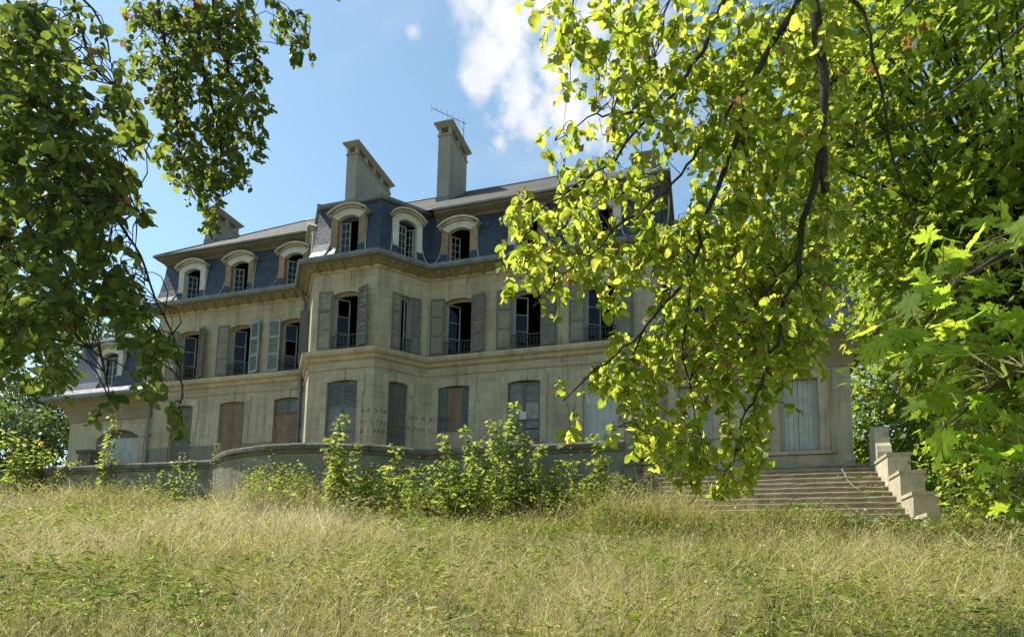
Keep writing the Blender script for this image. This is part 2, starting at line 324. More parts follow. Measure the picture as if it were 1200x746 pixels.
def offset_path(path, o):
    out = []
    n = len(path)
    for i in range(n):
        ns = []
        if i > 0: dx, dy = path[i][0] - path[i - 1][0], path[i][1] - path[i - 1][1]; L = math.hypot(dx, dy); ns.append((dy / L, -dx / L))
        if i < n - 1: dx, dy = path[i + 1][0] - path[i][0], path[i + 1][1] - path[i][1]; L = math.hypot(dx, dy); ns.append((dy / L, -dx / L))
        if len(ns) == 1: m = ns[0]
        else:
            k = 1 + ns[0][0] * ns[1][0] + ns[0][1] * ns[1][1]; m = ((ns[0][0] + ns[1][0]) / k, (ns[0][1] + ns[1][1]) / k)
        out.append((path[i][0] + o * m[0], path[i][1] + o * m[1]))
    return out
def sweep(path, prof, loop=False, mb=None):
    """profile [(outward offset, z)] carried along a plan path"""
    mb = mb or MB(); k = len(path); n = len(prof)
    cols = [offset_path(path, o) for o, z in prof]
    vs = [(cols[j][i][0], cols[j][i][1], prof[j][1]) for i in range(k) for j in range(n)]
    fs = []
    for i in range(k - 1):
        for j in range(n if loop else n - 1):
            j2 = (j + 1) % n; fs.append((i * n + j, i * n + j2, (i + 1) * n + j2, (i + 1) * n + j))
    if loop: fs += [tuple(range(n - 1, -1, -1)), tuple((k - 1) * n + j for j in range(n))]
    return mb.add(vs, fs)
def cut_sweep(path, prof, holes, za, zb):
    """like sweep, with openings of half width w left round the given points of the path between two heights"""
    pts = []; flag = []
    for a, b in zip(path, path[1:]):
        L_ = math.hypot(b[0] - a[0], b[1] - a[1]); d = ((b[0] - a[0]) / L_, (b[1] - a[1]) / L_); cuts = []
        for c_, w in holes:
            u = (c_[0] - a[0]) * d[0] + (c_[1] - a[1]) * d[1]
            if abs((c_[0] - a[0]) * d[1] - (c_[1] - a[1]) * d[0]) < .02 and 0 < u < L_: cuts.append((u - w, u + w))
        cuts.sort(); u = 0.0; pts.append(a)
        for c0, c1 in cuts:
            flag.append(False); pts.append((a[0] + d[0] * c0, a[1] + d[1] * c0)); flag.append(True); pts.append((a[0] + d[0] * c1, a[1] + d[1] * c1))
        flag.append(False)
    pts.append(path[-1]); n = len(prof); mb = sweep(pts, prof); keep = []
    for i in range(len(pts) - 1):
        for j in range(n - 1):
            f = mb.f[i * (n - 1) + j]
            if flag[i] and za < .5 * (prof[j][1] + prof[j + 1][1]) < zb: continue
            keep.append(f)
    mb.f = keep; return mb
def rect_prof(o0, o1, z0, z1): return [(o0, z0), (o1, z0), (o1, z1), (o0, z1)]

class Wall:
    """a wall face: u along it, n outward"""
    def __init__(s, O, u):
        L = math.hypot(*u); s.O = O; s.u = (u[0] / L, u[1] / L); s.n = (s.u[1], -s.u[0])
    def M(s, u=0, z=0, out=0, rot=0.0):
        m = Matrix(((s.u[0], -s.n[0], 0, s.O[0] + s.u[0] * u + s.n[0] * out), (s.u[1], -s.n[1], 0, s.O[1] + s.u[1] * u + s.n[1] * out), (0, 0, 1, z), (0, 0, 0, 1)))
        return m @ Matrix.Rotation(rot, 4, 'Z') if rot else m

def arc_pts(w, rise, n=8):
    if rise < 1e-4: return [(-w / 2, 0), (w / 2, 0)]
    r_ = (w * w / 4 + rise * rise) / (2 * rise); a = math.asin(w / 2 / r_)
    return [(r_ * math.sin(q), r_ * math.cos(q) - (r_ - rise)) for q in np.linspace(-a, a, n + 1)]

# ------------------------------------------------------------------ ground
def depth_of(x, y): return CAMFH[0] * x + CAMFH[1] * y
CAMFH = CAMF[:2] / np.linalg.norm(CAMF[:2])
def gz(x, y):
    d = CAMFH[0] * np.asarray(x, float) + CAMFH[1] * np.asarray(y, float)
    z = -1.6 + 0.182 * np.clip(d, -12, 15.0) + 0.102 * np.clip(d - 15.0, 0, 18.0)
    return z + 0.05 * np.sin(x * 0.9 + 1.3) * np.cos(y * 0.7) + 0.035 * np.sin(x * 2.1 - y * 1.7)
gx = np.concatenate([np.linspace(-1500, -60, 12), np.linspace(-55, 55, 111), np.linspace(60, 1500, 12)])
gy = np.concatenate([np.linspace(-1500, -40, 10), np.linspace(-35, 75, 111), np.linspace(80, 1500, 12)])
XX, YY = np.meshgrid(gx, gy); ZZ = gz(XX, YY); nx, ny = len(gx), len(gy)
g = MB(); g.v = [tuple(p) for p in np.stack([XX.ravel(), YY.ravel(), ZZ.ravel()], 1).tolist()]
g.f = [(j * nx + i, j * nx + i + 1, (j + 1) * nx + i + 1, (j + 1) * nx + i) for j in range(ny - 1) for i in range(nx - 1)]
ground = structure(build('meadow', g, 'soil', smooth=True)); ground['label'] = 'sloping unmown meadow ground in front of the mansion'; ground['category'] = 'meadow'

# ------------------------------------------------------------------ the mansion
YF, YB = 22.5, 31.5                       # front and back walls
XL, XR = -24.75, -1.4                     # main block
B0, B1, B2, B3 = (-16.45, YF), (-15.05, 20.8), (-12.1, 20.8), (-10.7, YF)   # canted bay
LWX, RWX = -29.85, 4.67                   # outer ends of the low wings
FL = 3.95                                 # terrace floor
house = empty('mansion', (-13.5, YF, FL), 'abandoned pale stone mansion with blue slate mansard roof and canted bay', 'mansion')
W_F = Wall((0, YF), (1, 0)); W_A = Wall((0, 20.8), (1, 0))
W_B = Wall(B2, (B3[0] - B2[0], B3[1] - B2[1])); W_C = Wall(B0, (B1[0] - B0[0], B1[1] - B0[1]))
LB = math.hypot(B3[0] - B2[0], B3[1] - B2[1])
JOINT = []     # candidate ashlar blocks: (matrix, sx, sy, sz, seen size)

def wall_face(W, u0, u1, z0, z1, openings, thick=0.45, blocks=True, course=0.4, length=0.95):
    """core wall with real openings, ashlar blocks laid over it; openings (u0,u1,z0,z1,rise)"""
    mb = MB(); br = sorted({u0, u1, *[o[0] for o in openings], *[o[1] for o in openings]})
    br = [b for b in br if u0 - 1e-6 <= b <= u1 + 1e-6]
    fr_ = 0.012 if blocks else 0.0
    for a, b in zip(br, br[1:]):
        cuts = sorted([(o[2], o[3]) for o in openings if o[0] < b - 1e-6 and o[1] > a + 1e-6]); z = z0
        for c0, c1 in cuts:
            if c0 > z: mb.box(a, b, fr_, thick, z, c0)
            z = max(z, c1)
        if z < z1: mb.box(a, b, fr_, thick, z, z1)
    for o in openings:
        if len(o) > 4 and o[4] > 0:
            w = o[1] - o[0]; cx = (o[0] + o[1]) / 2; ap = arc_pts(w, o[4])
            for (xa, za), (xb, zb) in zip(ap, ap[1:]):
                if max(za, zb) < o[4] - 1e-5 or True:
                    mb.prism([(cx + xa, o[3] - o[4] + za), (cx + xb, o[3] - o[4] + zb), (cx + xb, o[3] + 0.002), (cx + xa, o[3] + 0.002)], 0.004, thick)
    wall = build('wall', mb, 'stone', house, W.M())
    if not blocks: return wall
    nrow = max(1, round((z1 - z0) / course)); h = (z1 - z0) / nrow
    for r_ in range(nrow):
        za, zb = z0 + r_ * h, z0 + (r_ + 1) * h
        u = u0 - (length * 0.5 if r_ % 2 else 0)
        while u < u1:
            l_ = length * random.uniform(0.8, 1.25); rects = [(max(u, u0), min(u + l_, u1), za, zb)]
            if u1 - (u + l_) < 0.25: rects = [(max(u, u0), u1, za, zb)]; l_ = u1 - u + 1
            for o in openings:
                nr = []
                for (a, b, c0, c1) in rects:
                    if o[0] >= b or o[1] <= a or o[2] >= c1 or o[3] <= c0: nr.append((a, b, c0, c1)); continue
                    if a < o[0]: nr.append((a, o[0], c0, c1)); a = o[0]
                    if b > o[1]: nr.append((o[1], b, c0, c1)); b = o[1]
                    if c0 < o[2]: nr.append((a, b, c0, o[2]))
                    if c1 > o[3]: nr.append((a, b, o[3], c1))
                rects = nr
            for (a, b, c0, c1) in rects:
                if b - a < 0.05 or c1 - c0 < 0.05: continue
                j = 0.004
                M = W.M((a + b) / 2, (c0 + c1) / 2, 0.0)
                ctr = M.translation; x, y, d = to_px((ctr.x, ctr.y, ctr.z))
                JOINT.append((M, b - a - 2 * j, c1 - c0 - 2 * j, (b - a) * (c1 - c0) / d ** 2 if -50 < x < 1250 and y < 600 else 0, wall))
            u += l_
    return wall

# window and door openings
def op(c, w, z0, z1, rise): return (c - w / 2, c + w / 2, z0, z1, rise)
UPZ = (8.95, 11.3)
up_left = [-22.92, -20.03, -17.28]; up_right = [-9.4, -6.53, -3.63]
gr_left = [(-22.96, 1.22), (-20.17, 1.36), (-17.27, 1.34)]
OPS = [op(c, 1.18, *UPZ, 0.1) for c in up_left + up_right]
OPG = [op(c, w, 4.6, 7.72, 0.07) for c, w in gr_left] + [op(-9.48, 1.32, 5.77, 7.65, 0.07), op(-6.57, 1.3, 4.6, 7.65, 0.07), op(-3.63, 1.3, 4.6, 7.65, 0.07)]
ZS, ZE = 8.15, 12.25
for (a, b) in ((XL, B0[0]), (B3[0], XR)):
    wall_face(W_F, a, b, 2.2, ZS, [o for o in OPG if a < o[0] < b]); wall_face(W_F, a, b, ZS, ZE, [o for o in OPS if a < o[0] < b])
AOP = op(-13.53, 1.17, *UPZ, 0.1); AGR = op(-13.48, 1.36, 4.6, 7.66, 0.07)
wall_face(W_A, B1[0], B2[0], 2.2, ZS, [AGR]); wall_face(W_A, B1[0], B2[0], ZS, ZE, [AOP])
BOP = (1.01, 1.46, UPZ[0], 11.27, 0.05); BGR = (0.6, 1.42, 4.3, 7.66, 0.06)
wall_face(W_B, 0, LB, 2.2, ZS, [BGR]); wall_face(W_B, 0, LB, ZS, ZE, [BOP])
COP = (LB - 1.46, LB - 1.01, UPZ[0], 11.27, 0.05)
wall_face(W_C, 0, LB, 2.2, ZS, [], blocks=False); wall_face(W_C, 0, LB, ZS, ZE, [COP], blocks=False)
RDO = [op(3.075, 1.21, 4.42, 6.95, 0.0), op(-0.3, 1.21, 4.42, 6.95, 0.0)]
wall_face(W_F, XR, RWX, 2.0, 7.3, RDO)
LDO = (-28.0, -25.4, 3.95, 6.8, 0.4)
wall_face(W_F, LWX, XL, 2.2, 7.3, [LDO])
for (O, u, L_) in (((XL, YB), (0, -1), YB - YF - .455), ((XR, YF + .455), (0, 1), YB - YF - .455), ((XR - .455, YB), (-1, 0), XR - XL - .91)):
    wall_face(Wall(O, u), 0, L_, 2.2, ZE, [], blocks=False)
for (O, u, L_) in (((LWX, 29.5), (0, -1), 6.545), ((RWX, YF + .455), (0, 1), 6.545), ((RWX - .455, 29.5), (-1, 0), RWX - XR - .46), ((XL - .005, 29.5), (-1, 0), XL - LWX - .46)):
    wall_face(Wall(O, u), 0, L_, 2.2, 7.3, [], blocks=False)
# ashlar blocks: the 300 that show largest are pieces, the rest one part
unit = MB().box(-0.5, 0.5, 0, 1, -0.5, 0.5).mesh('ashlar_block'); unit.materials.append(MT['stone'])
JOINT.sort(key=lambda q: -q[3])
rest = MB()
for i, (M, w, h, s_, wall) in enumerate(JOINT):
    if i < 300: link('ashlar_block', unit, None, wall, M @ Matrix.Diagonal((w, 0.1, h, 1)))
    else:
        p = [M @ Vector(q) for q in ((-w / 2, 0, -h / 2), (w / 2, 0, -h / 2), (w / 2, 0, h / 2), (-w / 2, 0, h / 2), (-w / 2, .1, -h / 2), (w / 2, .1, -h / 2), (w / 2, .1, h / 2), (-w / 2, .1, h / 2))]
        rest.add(p, [(0, 1, 2, 3), (0, 4, 5, 1), (1, 5, 6, 2), (2, 6, 7, 3), (3, 7, 4, 0)])
build('ashlar_blocks', rest, 'stone', house, kind='stuff')
# rooms behind the windows
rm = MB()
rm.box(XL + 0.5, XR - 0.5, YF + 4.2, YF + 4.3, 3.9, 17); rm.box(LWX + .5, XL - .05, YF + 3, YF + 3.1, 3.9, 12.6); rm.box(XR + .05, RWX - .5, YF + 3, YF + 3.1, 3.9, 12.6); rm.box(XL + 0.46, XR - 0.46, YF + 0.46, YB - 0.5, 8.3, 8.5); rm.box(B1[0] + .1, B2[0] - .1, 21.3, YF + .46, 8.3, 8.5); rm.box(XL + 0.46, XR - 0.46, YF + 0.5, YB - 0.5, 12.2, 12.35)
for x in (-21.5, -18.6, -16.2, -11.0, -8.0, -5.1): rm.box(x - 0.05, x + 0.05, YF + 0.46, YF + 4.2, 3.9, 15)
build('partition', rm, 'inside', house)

# mouldings
PMAIN = [(XL, YB), (XL, YF), B0, B1, B2, B3, (XR, YF), (XR, YB)]
sc_ = MB(); sweep(PMAIN, [(0.0, 8.42), (0.1, 8.47), (0.14, 8.58), (0.26, 8.64), (0.3, 8.72), (0.3, 8.82), (0.0, 8.86)], True, sc_)
build('string_course', sc_, 'stone_trim', house)
build('string_moulding', sweep(PMAIN, [(0.0, 8.08), (0.05, 8.1), (0.07, 8.17), (0.0, 8.2)], True), 'stone_trim', house)
build('eaves_moulding', sweep(PMAIN, [(0.0, 12.1), (0.06, 12.12), (0.1, 12.22), (0.0, 12.24)], True), 'stone_trim', house)
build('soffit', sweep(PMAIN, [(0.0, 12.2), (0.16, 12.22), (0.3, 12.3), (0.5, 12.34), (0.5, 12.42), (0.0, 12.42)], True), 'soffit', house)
bk = MB().add([(x, y, z) for x in (-.075, .075) for y, z in ((0, .02), (-.3, .1), (-.43, .155), (-.43, .22), (0, .22))], [(0, 1, 2, 3, 4), (9, 8, 7, 6, 5), (0, 5, 6, 1), (1, 6, 7, 2), (2, 7, 8, 3)]).mesh('eaves_bracket'); bk.materials.append(MT['soffit'])
for W, a, b in ((W_F, XL, B0[0] - 0.3), (W_A, B1[0], B2[0]), (W_B, 0.1, LB - 0.25), (W_F, B3[0] + 0.3, XR)):
    n = max(2, round((b - a) / 0.62))
    for k in range(n): link('eaves_bracket', bk, None, house, W.M(a + (k + 0.5) * (b - a) / n, 12.12, 0.0))
build('gutter', sweep(PMAIN, [(0.44, 12.36), (0.6, 12.36), (0.66, 12.44), (0.66, 12.56), (0.62, 12.57), (0.6, 12.5), (0.44, 12.5)], True), 'zinc', house)
hs = MB()
for W, a, b in ((W_F, XL, B0[0] - 0.4), (W_A, B1[0], B2[0]), (W_F, B3[0] + 0.4, XR)):
    u = a + 0.3
    while u < b: hs.v and None; M = W.M(u, 0, 0); hs.add([M @ Vector(q) for q in ((-.012, -.672, 12.355), (.012, -.672, 12.355), (.012, -.672, 12.57), (-.012, -.672, 12.57), (-.012, -.63, 12.575), (.012, -.63, 12.575))], [(0, 1, 2, 3), (3, 2, 5, 4)]); u += 0.55
build('gutter_strap', hs, 'zinc', house, kind='stuff')
# mansard
MAN = [(0.6, 12.5), (0.42, 12.6), (0.27, 12.78), (0.15, 13.05), (0.07, 13.4), (0.01, 13.85), (-0.04, 14.25), (-0.1, 15.06)]
build('mansard_roof', cut_sweep(PMAIN, MAN, [(W_F.M(u).translation, .5) for u in (-22.9, -20.2, -17.3, -9.4, -6.53, -3.63)] + [(W_A.M(-13.5).translation, .5), (W_B.M(1.12).translation, .4), (W_C.M(LB - 1.12).translation, .4)], 12.6, 14.3), 'slate', house)
for pth in ([(XL, YB), (XL, YF), (B0[0] - 0.2, YF)], [(B3[0] + 0.2, YF), (XR, YF), (XR, YB)]):
    build('roof_cornice', sweep(pth, [(-0.15, 14.72), (-0.03, 14.74), (0.02, 14.82), (0.16, 14.9), (0.26, 14.96), (0.28, 15.05), (-0.15, 15.05)], True), 'timber', house)
    build('roof_gutter', sweep(pth, [(0.2, 15.03), (0.36, 15.03), (0.38, 15.1), (0.2, 15.1)], True), 'zinc', house)
build('bay_roof_lip', sweep([B0, B1, B2, B3], [(-0.2, 15.0), (-0.02, 15.04), (0.03, 15.1), (0.03, 15.18), (-0.2, 15.3)], True), 'zinc', house)
e = 0.33; za = 15.09; sl_ = 0.8
x0, x1, y0, y1 = XL - e, XR + e, YF - e, YB + e; hd = (y1 - y0) / 2; zr = za + sl_ * hd
rf = MB(); rf.add([(x0, y0, za), (x1, y0, za), (x1, y1, za), (x0, y1, za), (x0 + hd, y0 + hd, zr), (x1 - hd, y0 + hd, zr)], [(0, 1, 5, 4), (1, 2, 5), (2, 3, 4, 5), (3, 0, 4)])
roof = build('upper_roof', rf, 'tile', house)
build('ridge_capping', MB().tube([(x0 + hd, y0 + hd, zr), (x1 - hd, y0 + hd, zr)], 0.07).tube([(x0, y0, za + .02), (x0 + hd, y0 + hd, zr)], 0.05).tube([(x1, y0, za + .02), (x1 - hd, y0 + hd, zr)], 0.05), 'zinc', roof)
bt = offset_path([B0, B1, B2, B3], 0.03); apx = (-13.57, 23.6, 16.35)
br_ = MB(); br_.add([(x, y, 15.18) for x, y in bt] + [apx], [(0, 1, 4), (1, 2, 4), (2, 3, 4)])
bro = build('bay_roof', br_, 'slate', house)
build('bay_ridge', MB().tube([(*bt[1], 15.2), apx], 0.04).tube([(*bt[2], 15.2), apx], 0.04), 'zinc', bro)

# low wings: coved eaves, flared mansard
for pth, lab in (([(LWX, 29.5), (LWX, YF), (XL, YF)], 'l'), ([(XR, YF), (RWX, YF), (RWX, 29.5)], 'r')):
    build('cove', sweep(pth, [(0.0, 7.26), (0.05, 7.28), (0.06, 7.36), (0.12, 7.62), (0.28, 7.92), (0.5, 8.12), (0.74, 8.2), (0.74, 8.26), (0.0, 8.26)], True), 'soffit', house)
    build('gutter', sweep(pth, [(0.68, 8.2), (0.84, 8.2), (0.9, 8.28), (0.9, 8.4), (0.84, 8.38), (0.68, 8.34)], True), 'zinc', house)
    build('mansard_roof', cut_sweep(pth, [(0.82, 8.36), (0.58, 8.52), (0.36, 8.8), (0.18, 9.2), (0.03, 9.8), (-0.1, 10.5), (-0.2, 11.3)], [((-27.5, YF), .5), ((-0.3, YF), .5)], 8.9, 10.45), 'slate', house)
    build('roof_edge', sweep(pth, [(-0.3, 11.25), (-0.08, 11.27), (-0.04, 11.36), (-0.3, 11.42)], True), 'zinc', house)
    q = offset_path(pth, -0.08); (ax, ay), (bx, by), (cx_, cy_) = q
    m = MB()
    if lab == 'l': m.add([(ax, ay, 11.38), (bx, by, 11.38), (cx_, cy_, 11.38), (cx_, ay, 11.38), (bx + 3, by + 3.4, 13.4), (cx_, by + 3.4, 13.4)], [(0, 1, 4), (1, 2, 5, 4), (0, 4, 5, 3)])
    else: m.add([(ax, ay, 11.38), (bx, by, 11.38), (cx_, cy_, 11.38), (ax, cy_, 11.38), (bx - 3, by + 3.4, 13.4), (ax, by + 3.4, 13.4)], [(0, 1, 4, 5), (1, 2, 4), (2, 3, 5, 4)])
    build('wing_roof', m, 'tile', house)

# ------------------------------------------------------------------ shutters, windows
SHM = {}
def shutter_mesh(w, h, mat, panels=3, solid=(), broken=0.0):
    """hinge at x=0, leaf to +x, thickness in y, frame and louvres as two meshes"""
    key = (round(w, 2), round(h, 2), mat, panels, tuple(solid), broken)
    if key in SHM: return SHM[key]
    f = MB(); s = MB(); st = 0.07
    f.box(0, st, 0, 0.035, 0, h); f.box(w - st, w, 0, 0.035, 0, h)
    zs = [0.0] + [h * k / panels for k in range(1, panels)] + [h]
    for k, z in enumerate(zs):
        a = 0 if k == 0 else (z - 0.1 if k == panels else z - 0.045); f.box(st, w - st, 0.002, 0.033, max(0, a), min(h, (a + (0.1 if k in (0, panels) else 0.09))))
    for k in range(panels):
        a, b = zs[k] + (0.1 if k == 0 else 0.045), zs[k + 1] - (0.1 if k == panels - 1 else 0.045)
        if k in solid: s.box(st, w - st, 0.012, 0.024, a, b); continue
        n = int((b - a) / 0.052)
        for j in range(n):
            if random.random() < broken: continue
            z = a + (j + 0.5) * (b - a) / n; dz = 0.024; t_ = random.uniform(-.004, .004)
            s.add([(st, 0.0, z - dz + t_), (w - st, 0.0, z - dz - t_), (w - st, 0.036, z + dz - t_), (st, 0.036, z + dz + t_),
                   (st, 0.0, z - dz + .008 + t_), (w - st, 0.0, z - dz + .008 - t_), (w - st, 0.036, z + dz + .008 - t_), (st, 0.036, z + dz + .008 + t_)],
                  [(0, 3, 2, 1), (4, 5, 6, 7), (0, 1, 5, 4), (2, 3, 7, 6)])
    fm, sm = f.mesh('shutter'), s.mesh('slats'); fm.materials.append(MT[mat]); sm.materials.append(MT[{'shutter': 'slat', 'shutter_blue': 'slat_blue', 'shutter_dark': 'slat_dark'}[mat]])
    SHM[key] = (fm, sm); return fm, sm
def shutter(W, u, z, w, h, mat, side, ang, out=0.03, **k):
    """side -1 hangs on the left jamb and folds left; ang is how far it stands off the wall"""
    k.setdefault('broken', random.choice((0.0, 0.05, 0.12)))
    fm, sm = shutter_mesh(w, h, mat, **k)
    M = W.M(u, z, out) @ (Matrix.Rotation(math.pi + R(ang), 4, 'Z') if side < 0 else Matrix.Rotation(-R(ang), 4, 'Z'))
    if side < 0: M = M @ Matrix.Translation((0, -0.035, 0)) @ Matrix.Translation((0, 0, 0))
    else: M = M @ Matrix.Translation((0, -0.036, 0)) if False else M
    M = M @ Matrix.Translation((0, 0.0, 0))
    s = link('shutter', fm, None, house, M); link('slats', sm, None, s, M, kind='stuff')
    return s
CSM = {}
def casement_mesh(w, h, rows, cols=1, thin=0.045):
    key = (round(w, 2), round(h, 2), rows, cols)
    if key in CSM: return CSM[key]
    f = MB(); panes = []
    f.box(0, thin, 0, 0.04, 0, h); f.box(w - thin, w, 0, 0.04, 0, h); f.box(thin, w - thin, 0, 0.04, 0, 0.07); f.box(thin, w - thin, 0, 0.04, h - thin, h)
    for r_ in range(1, rows): z = 0.07 + (h - thin - 0.07) * r_ / rows; f.box(thin, w - thin, 0.008, 0.032, z - 0.012, z + 0.012)
    for c_ in range(1, cols): x = thin + (w - 2 * thin) * c_ / cols; f.box(x - 0.012, x + 0.012, 0.006, 0.034, 0.07, h - thin)
    pm = MB().box(0.0, (w - 2 * thin) / cols, 0.018, 0.022, 0, (h - thin - 0.07) / rows).mesh('pane'); pm.materials.append(MT['glass'])
    for r_ in range(rows):
        for c_ in range(cols): panes.append((thin + (w - 2 * thin) * c_ / cols, 0.07 + (h - thin - 0.07) * r_ / rows))
    fm = f.mesh('casement'); fm.materials.append(MT['sash']); CSM[key] = (fm, pm, panes); return CSM[key]
def casement(parent, M, w, h, rows, cols=1, drop=()):
    fm, pm, panes = casement_mesh(w, h, rows, cols)
    link('casement', fm, None, parent, M)
    for i, (x, z) in enumerate(panes):
        if i in drop: continue
        link('pane', pm, None, parent, M @ Matrix.Translation((x, 0, z)))
def railing(parent, W, u0, u1, z0):
    m = MB(); h = 0.54; y = -0.02
    m.box(u0, u1, y - .02, y + .02, z0 + h - 0.04, z0 + h); m.box(u0, u1, y - .012, y + .012, z0 + 0.04, z0 + 0.07)
    n = max(3, int((u1 - u0) / 0.13))
    for k in range(n + 1): x = u0 + (u1 - u0) * k / n; m.box(max(u0, x - .008), min(u1, x + .008), y - .008, y + .008, z0 + 0.07, z0 + h - .04)
    for k in range(n):
        xa = u0 + (u1 - u0) * (k + .5) / n; r_ = (u1 - u0) / n * .42
        m.tube([(xa + r_ * math.cos(q), y, z0 + .3 + 1.6 * r_ * math.sin(q)) for q in np.linspace(0, 2 * math.pi, 9)], 0.007, 4)
    build('railing', m, 'iron', parent, W.M())
def upper_window(W, o, state):
    u0, u1, z0, z1 = o[:4]; w = u1 - u0; rise = o[4]; dpt = 0.24
    f = MB(); f.box(u0, u0 + .05, dpt - .03, dpt + .05, z0, z1 - rise); f.box(u1 - .05, u1, dpt - .03, dpt + .05, z0, z1 - rise); f.box(u0 + .05, u1 - .05, dpt - .03, dpt + .05, z0, z0 + .05)
    ap = arc_pts(w, rise)
    for (xa, a_), (xb, b_) in zip(ap, ap[1:]):
        c_ = (u0 + u1) / 2; f.prism([(c_ + xa, z1 - rise + a_ - .07), (c_ + xb, z1 - rise + b_ - .07), (c_ + xb, z1 - rise + b_), (c_ + xa, z1 - rise + a_)], dpt - .03, dpt + .05)
    win = build('window', f, 'sash', house, W.M())
    h = z1 - rise - z0 - .07; lw = w / 2 - .05
    la, ra, rows, drop = state
    if la is not None: casement(win, W.M(u0 + .05, z0 + .05, -dpt) @ Matrix.Rotation(R(la), 4, 'Z'), lw, h, rows, 1, drop)
    if ra is not None: casement(win, W.M(u1 - .05, z0 + .05, -dpt - .04) @ Matrix.Rotation(math.pi - R(ra), 4, 'Z'), lw, h, rows, 1, drop)
    railing(win, W, u0, u1, z0)
sid = [(38, 80, 3, (0,)), (33, 78, 3, ()), (36, 85, 3, (1,)), (40, 70, 3, ()), (25, 86, 3, (2,)), (28, 75, 3, ())]
sh_m = ['shutter', 'shutter', 'shutter', 'shutter_blue', 'shutter_blue', 'shutter_blue', 'shutter', 'shutter', 'shutter', 'shutter', 'shutter', 'shutter']
sh_a = [(5, 26), (4, 14), (3, 16), (4, 14), (10, 12), (8, 12)]
for i, c_ in enumerate(up_left + up_right):
    o = op(c_, 1.18, *UPZ, 0.1); upper_window(W_F, o, sid[i])
    shutter(W_F, o[0], 8.96, 0.6, 2.38, sh_m[2 * i], -1, sh_a[i][0]); shutter(W_F, o[1], 8.96, 0.6, 2.38, sh_m[2 * i + 1], 1, sh_a[i][1])
upper_window(W_A, AOP, (42, 84, 3, (2,))); shutter(W_A, AOP[0], 8.96, 0.6, 2.4, 'shutter', -1, 4); shutter(W_A, AOP[1], 8.96, 0.6, 2.4, 'shutter', 1, 24)
upper_window(W_B, BOP, (60, 10, 3, ())); shutter(W_B, BOP[0], 8.96, 0.39, 2.32, 'shutter', -1, 6); shutter(W_B, BOP[1], 8.96, 0.39, 2.32, 'shutter', 1, 5)
upper_window(W_C, COP, (60, 10, 3, ())); shutter(W_C, COP[0], 8.96, 0.39, 2.32, 'shutter_dark', -1, 60)

# ground floor: surrounds, closed shutters, boards
def surround(W, o, z0, jw=0.24):
    u0, u1, z1, rise = o[0], o[1], o[3], o[4]; c_ = (u0 + u1) / 2; pr = 0.035
    def blk(poly):
        build('surround_block', MB().prism(poly, -pr, 0.02), 'stone_trim', house, W.M())
    for s_ in (-1, 1):
        e_ = u0 if s_ < 0 else u1; zz = z0; k = 0
        while zz < z1 - rise - 0.02:
            h = min(0.62, z1 - rise - zz); w_ = jw + (0.05 if zz > z1 - 0.75 else 0)
            a, b = (e_ - w_, e_) if s_ < 0 else (e_, e_ + w_); j = .004
            blk([(a, zz + j), (b, zz + j), (b, zz + h - j), (a, zz + h - j)]); zz += h; k += 1
        ap = [p for p in arc_pts(u1 - u0, rise, 8) if (p[0] <= -0.13 if s_ < 0 else p[0] >= 0.13)]
        ap = [(c_ + x, z1 - rise + z) for x, z in ap]; edge = -0.135 if s_ < 0 else 0.135
        zed = z1 + 0.0; top = z1 + 0.3
        if s_ < 0: poly = [(u0 - jw - .06, z1 - rise + .004)] + ap + [(c_ + edge, zed), (c_ + edge, top), (u0 - jw - .06, top - .09)]
        else: poly = [(c_ + edge, zed)] + ap + [(u1 + jw + .06, z1 - rise + .004), (u1 + jw + .06, top - .09), (c_ + edge, top)]
        blk(poly)
    build('keystone', MB().prism([(c_ - .11, z1 - .01), (c_ + .11, z1 - .01), (c_ + .14, z1 + .36), (c_ - .14, z1 + .36)], -0.06, 0.02), 'stone_trim', house, W.M())
def planks(W, u0, u1, z0, z1, mat, out, n, gap=0.006, name='plank'):
    w = (u1 - u0) / n
    for k in range(n):
        dz = random.uniform(-.012, .012)
        build(name, MB().box(u0 + k * w + gap / 2, u0 + (k + 1) * w - gap / 2, 0, 0.025, z0 + max(0, dz), z1 + min(0, dz)), mat, house, W.M(0, 0, out + random.uniform(-.004, .004)))
for (c_, w), kind in zip(gr_left, ('grey', 'brown', 'half')):
    o = op(c_, w, 4.6, 7.72, 0.07); surround(W_F, o, 5.8)
    if kind == 'grey': planks(W_F, o[0], o[1], 4.6, 7.7, 'boardgrey', -0.12, 3)
    if kind == 'brown': planks(W_F, o[0], o[1], 4.6, 7.7, 'board', -0.1, 4)
    if kind == 'half':
        planks(W_F, o[0], o[1], 4.6, 7.05, 'board', -0.1, 4)
        for s_, u in ((1, o[0]), (1, o[0] + w / 2)): shutter(W_F, u + .005, 7.02, w / 2 - .01, 0.66, 'shutter', s_, 0, out=-0.06, panels=1, broken=0.0)
surround(W_A, AGR, FL + 0.1)
for u in (AGR[0], AGR[0] + 0.68):
    shutter(W_A, u + .006, 4.6, 0.668, 3.0, 'shutter_dark', 1, 0, out=-0.06, panels=3, solid=(0, 1), broken=0.1)
surround(W_B, BGR, FL + 0.1, 0.2); planks(W_B, BGR[0], BGR[1], 4.3, 7.64, 'boardgrey', -0.14, 3)
o = op(-9.48, 1.32, 5.77, 7.65, 0.07); surround(W_F, o, 5.77)
shutter(W_F, o[0] + .01, 5.77, 0.33, 1.84, 'shutter_dark', 1, 0, out=-0.05, panels=2, broken=0.0); shutter(W_F, o[1] - .34, 5.77, 0.33, 1.84, 'shutter_dark', 1, 0, out=-0.05, panels=2, broken=0.0)
planks(W_F, o[0] + .32, o[1] - .34, 5.77, 7.6, 'board', -0.09, 2)
